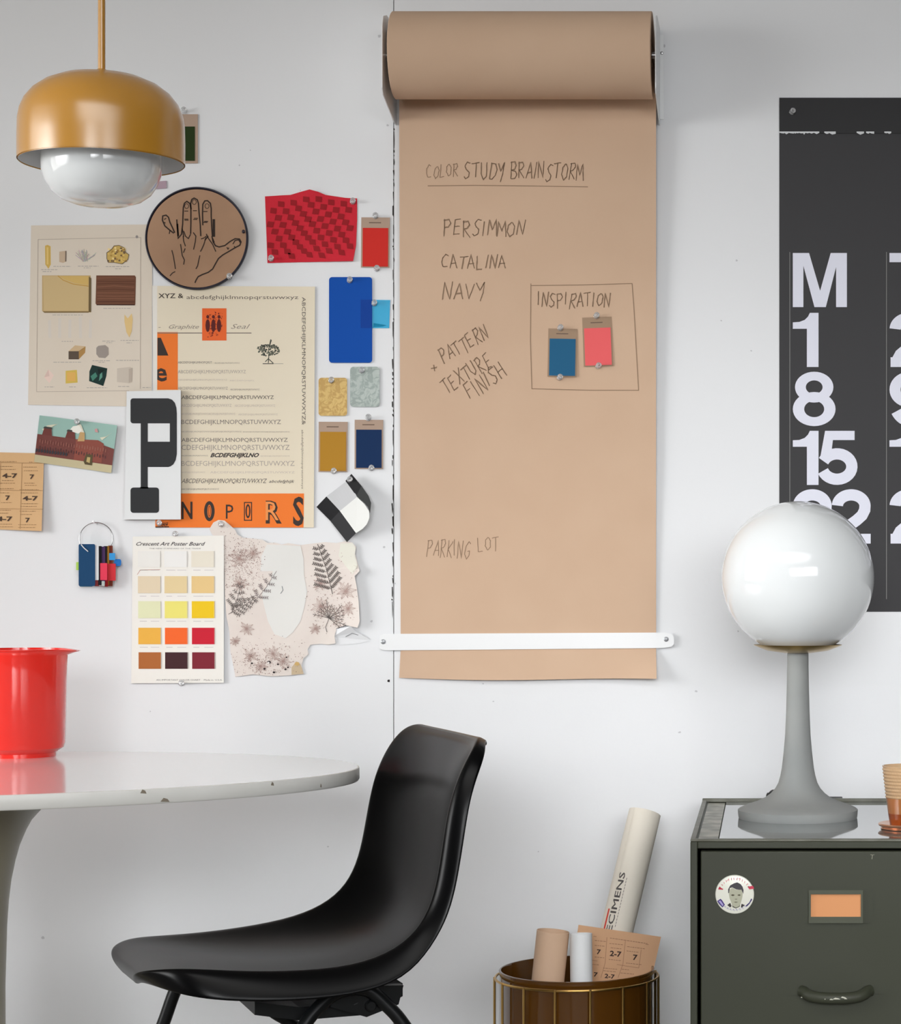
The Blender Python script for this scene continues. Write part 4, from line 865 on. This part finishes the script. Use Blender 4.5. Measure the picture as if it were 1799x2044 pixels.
try:
    at = o.data.attributes.get('sharp_edge')
    if at: o.data.attributes.remove(at)
except Exception: pass
# frame under the shell
g = G(); pl = [(.12, .464), (.06, .452), (-.04, .452), (-.085, .474)]
for b0, b1 in ((-.15, .15),):
    vs = []
    for a, z in pl:
        for b in (b0, b1): vs += [ch(a, b, z), ch(a, b, z+.018)]
    k = len(pl); fs = []
    for i in range(k-1): q = 4*i; fs += [(q, q+2, q+6, q+4), (q+1, q+5, q+7, q+3), (q, q+4, q+5, q+1), (q+2, q+3, q+7, q+6)]
    fs += [(0, 1, 3, 2), (4*k-4, 4*k-2, 4*k-1, 4*k-3)]; g.add(vs, fs)
g.build('seat_mount', BLACKMT, r, smooth=False)
def leg(pts, rad=.0095): return G().tube([ch(*p) for p in pts], rad, 16).build('leg', BLACKMT, r)
leg([(-.012, .165, .493), (.012, .168, .489), (.036, .172, .474), (.062, .178, .445), (.10, .188, .38), (.17, .205, .20), (.24, .22, .02+.0105)])
leg([(-.012, .165, .493), (-.034, .168, .488), (-.056, .172, .468), (-.080, .178, .438), (-.125, .19, .36), (-.20, .21, .18), (-.26, .225, .02+.0105)])
leg([(.10, -.150, .478), (.150, -.150, .474), (.174, -.152, .458), (.195, -.158, .400), (.225, -.17, .32), (.27, -.19, .16), (.30, -.20, .02+.0105)])
leg([(.10, -.150, .478), (.070, -.150, .445), (.036, -.152, .410), (.002, -.158, .384), (-.06, -.17, .32), (-.15, -.19, .17), (-.22, -.20, .02+.0105)])
G().tube([ch(-.012, .165, .478), ch(-.012, 0, .458), ch(.08, -.15, .470)], .008, 12).build('cross_bar', BLACKMT, r)
g = G(); vs = []
for a, z in ((.02, .470), (-.03, .452), (-.075, .466), (-.082, .492), (.02, .498)):
    for b in (.150, .166): vs.append(ch(a, b, z))
g.add(vs, [(0, 2, 4, 6, 8), (1, 9, 7, 5, 3)]+[(2*i, 2*((i+1) % 5), 2*((i+1) % 5)+1, 2*i+1) for i in range(5)]); g.build('side_bracket', BLACKMT, r, smooth=False)
G().lathe([(0, 0), (.008, 0), (.008, .006), (.006, .008), (0, .008)], ch(-.035, .166, .468), 16, axis=(si.x, si.y, 0)).build('bolt', BLACKMT, r)

# ================================================================== FILE CABINET
CX0, CX1, CY0, CY1, CT = -.116, .266, 3.26-ZW, 3.86-ZW, H-.3816
r = empty('file_cabinet', ((CX0+CX1)/2, (CY0+CY1)/2, 0), 'olive green steel filing cabinet with card holder and pull handle', 'filing cabinet')
g = G(); t = .0105
g.box(CX0, CX0+t, CY0, CY1, .02, CT); g.box(CX1-t, CX1, CY0, CY1, .02, CT); g.box(CX0+t, CX1-t, CY1-.004, CY1, .02, CT); g.box(CX0+t, CX1-t, CY0+.012, CY1-.004, CT-.012, CT-.006)
g.box(CX0+t, CX1-t, CY0, CY0+.012, CT-.0105, CT); g.box(CX0+t, CX1-t, CY0, CY0+.01, .02, .045); g.box(CX0+t, CX1-t, CY0+.002, CY0+.012, .335, .343); g.box(CX0+t, CX1-t, CY0+.02, CY1-.01, .02, .03)
mod_bevel(g.build('cabinet_body', OLIVE, r, smooth=False), .0016)
g = G(); g.box(CX0, CX1, CY0, CY0+.013, CT, CT+.0035); g.box(CX0, CX1, CY1-.012, CY1, CT, CT+.006); g.box(CX0, CX0+.008, CY0+.013, CY1-.012, CT, CT+.0035); g.box(CX1-.008, CX1, CY0+.013, CY1-.012, CT, CT+.0035)
mod_bevel(g.build('top_rim', OLIVEL, r, smooth=False), .0012)
G().box(CX0+.008, CX0+.040, CY0+.013, CY1-.012, CT-.006, CT-.001).build('top_strip', STRIP, r, smooth=False)
g = G().box(CX0+.042, CX1-.009, CY0+.014, CY1-.013, CT-.006, CT+.0005).build('glass_top', MIRR, r, smooth=False)
def fpt(px, py, d=0): Z = 3.26-d; return Vector(((px-PX)*Z/F, CY0-d, H-(py-PY)*Z/F))
for z0_, z1_ in ((.349, CT-.014), (.048, .332)):
    g = G(); g.box(CX0+t+.0048, CX1-t-.0048, CY0-.002, CY0+.02, z0_, z1_)
    dr = mod_bevel(g.build('drawer', OLIVE, r, smooth=False), .002); dz = z1_-(CT-.014)
    def fp2(px, py, d=0): v = fpt(px, py, d); v.z += dz; return v
    s = Sheet(mp=fp2); s.slab([(1594, 1776), (1743, 1776), (1743, 1842), (1594, 1842)], .002, .0037, OLIVE); s.build('card_plate', dr)
    s = Sheet(mp=fp2)
    for q in ([(1615, 1777), (1723, 1777), (1723, 1785), (1615, 1785)], [(1615, 1830), (1723, 1830), (1723, 1843), (1615, 1843)], [(1615, 1785), (1619, 1785), (1619, 1830), (1615, 1830)], [(1719, 1785), (1723, 1785), (1723, 1830), (1719, 1830)]): s.slab(q, .0032, .0085, mat('olive_frame', (70, 73, 58), .4))
    s.build('card_frame', dr)
    s = Sheet(mp=fp2); s.slab([(1618, 1784), (1720, 1784), (1720, 1831), (1618, 1831)], .0037, .0044, pc(214, 150, 102)); s.build('label_card', dr)
    # pull handle: flat tabs and a bowed grip
    s = Sheet(mp=fp2); s.slab(roundrect(1566, 1973, 1612, 1986, 5, 3), .002, .0042, OLIVE); s.slab(roundrect(1726, 1973, 1772, 1984, 5, 3), .002, .0042, OLIVE)
    CHIP = pc(190, 190, 176)
    if dz == 0:
        for (x, y, w, q) in ((1602, 1990, 3, 2.5), (1619, 1985, 3, 2.5), (1634, 1988, 2, 1.5), (1649, 1994, 3, 1.6), (1670, 1993.5, 8, 2), (1684, 1992, 8, 3), (1694, 1994, 5, 2), (1709, 1994, 2, 2), (1720, 1994, 3, 2), (1660, 1995, 4, 1.5)): s.poly([(x-w, y+q*.7), (x-w*.3, y-q), (x+w*.5, y-q*.4), (x+w, y+q*.8)], .0325-.0000044*abs(x-1668)**2, CHIP)
    gt = G(); gt.v = [fp2(*v) for v in s.v]; gt.f = list(s.f); gt.i = list(s.i)
    pts = [fp2(1600, 1978, .003), fp2(1606, 1980, .007), fp2(1614, 1986, .014), fp2(1632, 1991, .020), fp2(1668, 1993, .024), fp2(1706, 1991, .020), fp2(1724, 1985, .014), fp2(1732, 1979, .007), fp2(1738, 1977, .003)]
    gt.tube(pts, .0085, 14, sub=5)
    if dz: gt.build('handle', [OLIVE], dr)
    else:
        gt.build('handle', s.m, dr, label='olive pull handle with chipped paint')
        s = Sheet(mp=fp2); s.line([(1738, 1706), (1742, 1706.5), (1746, 1706), (1742, 1707), (1741, 1715)], 1.2, .0024, pc(150, 150, 134)); s.build('scratch', dr)
# badge
r = empty('button_badge', fpt(1467, 1785, .003), 'round white pin badge with a drawn portrait, red and blue lettering, on the cabinet drawer', 'badge')
g = G(); c0 = fpt(1467, 1785, .002); R = 39*.00074; g.lathe([(0, 0), (R-.001, 0), (R, .001), (R-.0006, .0028), (R-.003, .0036), (0, .0040)], c0, 48, axis=(0, -1, 0)); g.build('disc', mat('badge_white', (226, 226, 214), .25), r)
s = Sheet(mp=fpt); zz = lambda pts: [(1410+x/15, 1730+y/15) for x, y in pts]; b0 = .0063
for (c, pts, d) in (((74, 72, 76), [(660, 800), (655, 680), (720, 560), (830, 500), (930, 470), (1030, 520), (1090, 600), (1120, 700), (1110, 820), (1060, 700), (900, 680), (780, 620), (710, 640), (695, 780)], b0),
                    ((176, 176, 156), [(695, 700), (780, 630), (900, 690), (1060, 690), (1095, 820), (1080, 930), (1040, 1080), (980, 1190), (890, 1230), (800, 1180), (745, 1060), (700, 940), (680, 830)], b0+.0002),
                    ((60, 56, 54), [(630, 1150), (720, 1080), (760, 1180), (720, 1220)], b0), ((60, 56, 54), [(1040, 1200), (1060, 1110), (1160, 1150), (1060, 1230)], b0), ((70, 68, 60), [(770, 1120), (800, 1180), (890, 1225), (980, 1190), (1020, 1110), (1000, 1200), (890, 1250), (790, 1210)], b0+.0004),
                    ((190, 50, 70), [(355, 680), (400, 590), (450, 640), (510, 660), (500, 690)], b0), ((200, 70, 90), [(1250, 600), (1400, 570), (1440, 660), (1290, 680)], b0), ((70, 56, 120), [(330, 1030), (430, 960), (480, 1010), (560, 1140), (490, 1220), (400, 1130)], b0), ((170, 160, 206), [(370, 1030), (430, 1010), (520, 1140), (490, 1180)], b0+.0002),
                    ((60, 50, 104), [(1180, 1170), (1290, 1070), (1350, 950), (1380, 980), (1300, 1110), (1210, 1200)], b0), ((80, 76, 60), [(730, 850), (800, 825), (860, 850), (800, 880)], b0+.0005), ((80, 76, 60), [(930, 850), (990, 825), (1040, 850), (990, 875)], b0+.0005), ((110, 108, 92), [(820, 1055), (890, 1045), (960, 1055), (890, 1080)], b0+.0005), ((130, 128, 110), [(860, 960), (930, 960), (930, 985), (860, 985)], b0+.0005)):
    s.poly(zz(pts), d-.0002, pc(*c))
for k in range(13):
    a = math.radians(-155+k*10.5); x, y = 1467+31*math.cos(a), 1785+31*math.sin(a); s.line([(x-1.5*math.cos(a), y-2.5*math.sin(a)), (x+1.5*math.cos(a)+jit(1), y+2.5*math.sin(a)), (x+jit(3), y+jit(2))], 1, b0-.0002, pc(206, 104, 110))
for k in range(8):
    a = math.radians(50+k*11); x, y = 1467+32*math.cos(a), 1785+32*math.sin(a); s.line([(x-2, y), (x, y-2), (x+1.5, y+1.5)], .9, b0-.0002, pc(150, 146, 190))
s.build('printed_portrait', r)

# ================================================================== TABLE LAMP
lz = 3.588; lx, ly = (1593-PX)/F*lz, lz-ZW; B = CT+.0005; k = lz/F
r = empty('globe_lamp', (lx, ly, B), 'table lamp with big white glass globe on a grey flared stone base', 'table lamp')
hp = [(0, 0), (117.5, 0), (118.5, 2), (119.5, 10), (119.8, 17), (116, 20), (104, 25), (84, 32), (66, 40), (54, 49), (45, 59), (39, 70), (35, 84), (32, 100), (28.5, 130), (25.5, 165), (23.5, 210), (22.2, 260), (21.5, 300), (21.3, 329), (0, 329)]
G().lathe([(a*k, B+b*k) for a, b in hp], (lx, ly, 0), 96).build('base', CONC, r)
gz = H+(PY-1153)*k; tz_ = B+329*k
G().lathe([(0, tz_), (.022, tz_), (.050, tz_+.004), (.0715, tz_+.0125), (.0722, tz_+.0135), (.071, tz_+.0137), (.05, tz_+.0055), (0, tz_+.002)], (lx, ly, 0), 96).build('dish', BRASSD, r)
n = 48; R = 152.5*k; prof = [(R*math.sin(math.pi*i/n), gz-R*math.cos(math.pi*i/n)) for i in range(n+1)]
low = tz_+.007; prof = [(0, low)]+[p for p in prof if p[1] > low]; prof[-1] = (0, prof[-1][1])
G().lathe(prof, (lx, ly, 0), 96).build('globe', OPAL, r)
r = G().tube([(lx-.055, CY1+.012, CT-.10), (lx-.05, CY1+.013, CT+.0), (lx-.046, CY1+.009, CT+.012), (lx-.038, CY1-.006, CT+.0185), (lx-.030, CY1-.02, CT+.008), (lx-.020, CY1-.05, CT+.0038), (lx, CY1-.10, CT+.0038)], .003, 10).build('power_cord', BLACKR)
tag(r, 'black cord looping over the cabinet back left of the lamp base', 'cord')
q0 = (1640-PX)/F*3.88; q1 = (1682-PX)/F*3.88
tag(mod_bevel(G().box(q0, q1, CY1+.006, CY1+.03, CT-.05, H-(1591-PY)/F*3.88).build('plug_adapter', BLACKR, smooth=False), .001), 'black plug block behind the cabinet, right of the lamp base', 'plug')

# ================================================================== AMBER TUMBLER
gzc = 3.43; tx, ty = (1812-PX)/F*gzc, gzc-ZW; k = gzc/F
r = tag(G().lathe([(0, B), (.040, B), (.042, B+.001), (.0405, B+.003), (.0445, B+.005), (.046, B+.0075), (.0445, B+.009), (.030, B+.006), (0, B+.006)], (tx, ty, 0), 64).build('saucer', mat('copper_saucer', (212, 160, 128), .25, metal=.8)), 'small shiny copper coaster under the amber tumbler', 'coaster')
r = empty('tumbler', (tx, ty, B+.0062), 'amber glass tumbler with rows of raised beads above a smooth foot', 'glass')
b1 = B+.0062; hT = .092
AM = mat('amber_glass', (222, 150, 92), .12, trans=.55, coat=.3, ior=1.4); AMT = mat('pale_amber_glass', (232, 200, 160), .18, trans=.45, ior=1.35); AMD = mat('deep_amber_glass', (176, 84, 34), .1, trans=.4, coat=.3)
rb = lambda z: .0275+(.0390-.0275)*(z/hT)**.85
G().lathe([(0, b1), (rb(0), b1), (rb(.018), b1+.018), (rb(.018)-.004, b1+.0178), (.018, b1+.012), (0, b1+.012)], (tx, ty, 0), 72).build('foot', AMD, r)
G().lathe([(rb(.018), b1+.0181), (rb(.042), b1+.042), (rb(.042)-.0025, b1+.042), (rb(.018)-.0035, b1+.0181)], (tx, ty, 0), 72, closed=True).build('lower_wall', AM, r)
prof = []; nr = 9
for i in range(nr*4+1):
    z = .0422+(hT-.0422-.002)*i/(nr*4); prof.append((rb(z)+.0008*(math.sin(i*math.pi/2)), b1+z))
prof += [(rb(hT), b1+hT), (rb(hT)-.0018, b1+hT), (rb(.0422)-.0025, b1+.0422)]
def beads(p, a):
    rad = math.hypot(p.x, p.y)
    if rad > rb(p.z-b1)-.0006: f = 1+.010*math.sin(a*48+(p.z-b1)*600); return Vector((p.x*f, p.y*f, p.z))
    return p
G().lathe(prof, (tx, ty, 0), 192, closed=True, fn=beads).build('beaded_wall', AMT, r)

# ================================================================== WASTE BASKET
bz = 3.65; bx0, by0 = (1152-PX)/F*bz, bz-ZW; RT = H-(1933-PY)/F*bz
r = empty('waste_basket', (bx0, by0, 0), 'dark amber round waste bin inside a brass wire cage', 'waste bin')
Ri = .1275
G().lathe([(0, .012), (Ri-.004, .012), (Ri, .016), (Ri, RT-.004), (Ri+.0012, RT-.001), (Ri, RT), (Ri-.0025, RT), (Ri-.0035, RT-.003), (Ri-.0035, .018), (0, .016)], (bx0, by0, 0), 96).build('bin_liner', AMBERB, r)
Rw = .1345; wr = .0021
for z in (RT-.013, .006):
    G().lathe([(Rw+wr*math.cos(a), z+wr*math.sin(a)) for a in [q*math.pi/4 for q in range(8)]], (bx0, by0, 0), 96, closed=True).build('wire_hoop', BRASS, r)
nW = 15
for i in range(nW):
    a = math.radians(-90-10+i*360/nW); x, y = bx0+(Rw+.001)*math.cos(a), by0+(Rw+.001)*math.sin(a)
    G().tube([(x, y, .004), (x, y, RT-.011)], wr, 8, smooth=False).build('wire', BRASS, r)
# things in the bin
def ctube(name, p0, p1, rad, m, label, cat, wall=.0015, spiral=False):
    p0, p1 = Vector(p0), Vector(p1); L = (p1-p0).length
    g = G().lathe([(rad-wall, 0), (rad, 0), (rad, L-.0005), (rad-.0004, L), (rad-wall, L), (rad-wall, 0)][:5], p0, 48, axis=(p1-p0), closed=True)
    return tag(g.build(name, m), label, cat)
def bp(px, py, Z): return ((px-PX)*Z/F, Z-ZW, H-(py-PY)*Z/F)
ctube('cardboard_tube', (-.398, -.330, .03), bp(1104.5, 1858, 3.61), .0268, mat('brown_paper_tube', (204, 170, 142), .7, mottle=(20, .3, (210, 178, 150))), 'brown paper tube standing at the left in the waste bin', 'paper tube')
ctube('white_paper_roll', (-.300, -.362, .03), bp(1160, 1863, 3.60), .0182, mat('white_roll', (226, 227, 228), .55), 'thin white paper roll beside the brown tube in the bin', 'paper roll')
# long poster roll leaning on the wall
p1 = Vector(bp(1288, 1622, 3.83)); p0 = Vector((-.352, -.322, .030)); AX = (p1-p0).normalized(); LT = (p1-p0).length
OFF = mat('off_white_poster', (226, 220, 208), .65, mottle=(5, .3, (221, 213, 199)))
g = G(); nT = 44; m1 = 2.4
vs = []                                                     # spiral wound sheet
for q in range(int(nT*m1)+1):
    a = 2*math.pi*q/nT+.8; rad = .0262+.0022*q/(nT*m1)
    X_ = AX.orthogonal().normalized(); Y_ = AX.cross(X_)
    for tt in (0, LT): vs.append(p0+AX*tt+(X_*math.cos(a)+Y_*math.sin(a))*rad)
g.add(vs, [(2*q, 2*q+1, 2*q+3, 2*q+2) for q in range(int(nT*m1))])
# print on the outside: x along the roll, y around it
view = (Vector((0, -ZW, H))-p1); view = (view-AX*view.dot(AX)).normalized(); side = AX.cross(view).normalized()   # side: image-left when looking from the room
if side.x > 0: side = -side
def onroll(t_, arc_, d=.0): ang = arc_/.0286; return p0+AX*t_+(view*math.cos(ang)+side*math.sin(ang))*(.0287+d)
def sub_text(txt, t0, length, cap, arc0, mi):
    vs_, fs_, w_t = textgeo(txt); kk = length/w_t; kc = cap/CAPH
    g.add([onroll(t0+u*kk, arc0+v*kc) for u, v in vs_], fs_, mi)
tE = LT-.121
for e_ in (0, .0004, .0008): sub_text('SPECIMENS', tE-.126+e_, .130, .0105, .0085+e_*.5, 1)
for i in range(16):
    t0 = tE-.09+i*.0055; g.add([onroll(t0, .0048), onroll(t0+.004, .0048), onroll(t0+.004, .0040), onroll(t0, .0040)], [(0, 1, 2, 3)], 1)
q = []
for i in range(9): t0 = tE-.16+i*.0125; q += [onroll(t0, .0225), onroll(t0, .0262)]
g.add(q, [(2*i, 2*i+1, 2*i+3, 2*i+2) for i in range(8)], 2)
o = mk('poster_roll', g.v, g.f, [OFF, pc(84, 80, 78), pc(206, 66, 50)], g.i, smooth=True)
tag(o, 'long off-white rolled poster lettered SPECIMENS leaning from the bin to the wall', 'rolled poster')
# folded tan calendar in the bin
def bmap(px, py, d=0): Z = 3.685+.02*(py-1850)/100*-1-d; return Vector(((px-PX)*Z/F, Z-ZW, H-(py-PY)*Z/F))
CB2 = mat('tan_print_paper', (204, 162, 126), .75, mottle=(7, .3, (196, 152, 116)))
s = Sheet(mp=bmap, warp=lambda x, y: .010*((x-1240)/80)**2*-1)
s.grid([(1155, 1846), (1320, 1870), (1272, 2080), (1125, 2060)], 10, 8, 0, CB2)
zz = lambda x, y: (960+x/4.089, 1580+y/4.089); DTX = pc(96, 66, 50)
for L in ([(920, 1180), (1370, 1250)], [(1030, 1190), (1015, 1400), (980, 1520)], [(1180, 1220), (1160, 1410), (1120, 1520)], [(905, 1375), (1160, 1420), (1290, 1440)], [(1310, 1290), (1290, 1440)]): s.line([zz(*q) for q in L], .9, .0009, pc(150, 112, 84))
for (t_, x, y, w, hh) in (('7', 945, 1325, 8, 9), ('2-7', 1052, 1340, 23, 10), ('7', 1240, 1372, 9, 10), ('7', 920, 1508, 8, 8), ('2-7', 1010, 1520, 20, 8)): a = zz(x, y); s.text(t_, a[0], a[1], hh, .0011, pc(60, 42, 36), width=w, bold=.03, rot=6)
for (x0, x1, y, sl) in [(930, 1015, 1215, .1), (930, 1010, 1255, .1), (1050, 1160, 1240, .1), (1060, 1150, 1275, .1), (1195, 1340, 1265, .13), (1190, 1290, 1300, .13), (1055, 1365, 1195, .15), (930, 1000, 1350, .1), (1045, 1140, 1370, .1), (1185, 1290, 1400, .1), (1000, 1110, 1440, .1), (910, 960, 1410, .1), (1140, 1250, 1480, .1), (1000, 1090, 1462, .1), (1150, 1200, 1450, .1)]:
    x = x0
    while x < x1: w = rr.uniform(10, 24); s.line([zz(x, y+(x-x0)*sl), zz(x+w, y+(x+w-x0)*sl)], 1.0, .0009, pc(132, 96, 72)); x += w+5
o = s.build('printed_sheet', smooth=False); tag(o, 'tan printed calendar sheet with numbered boxes stuffed in the bin', 'printed sheet')
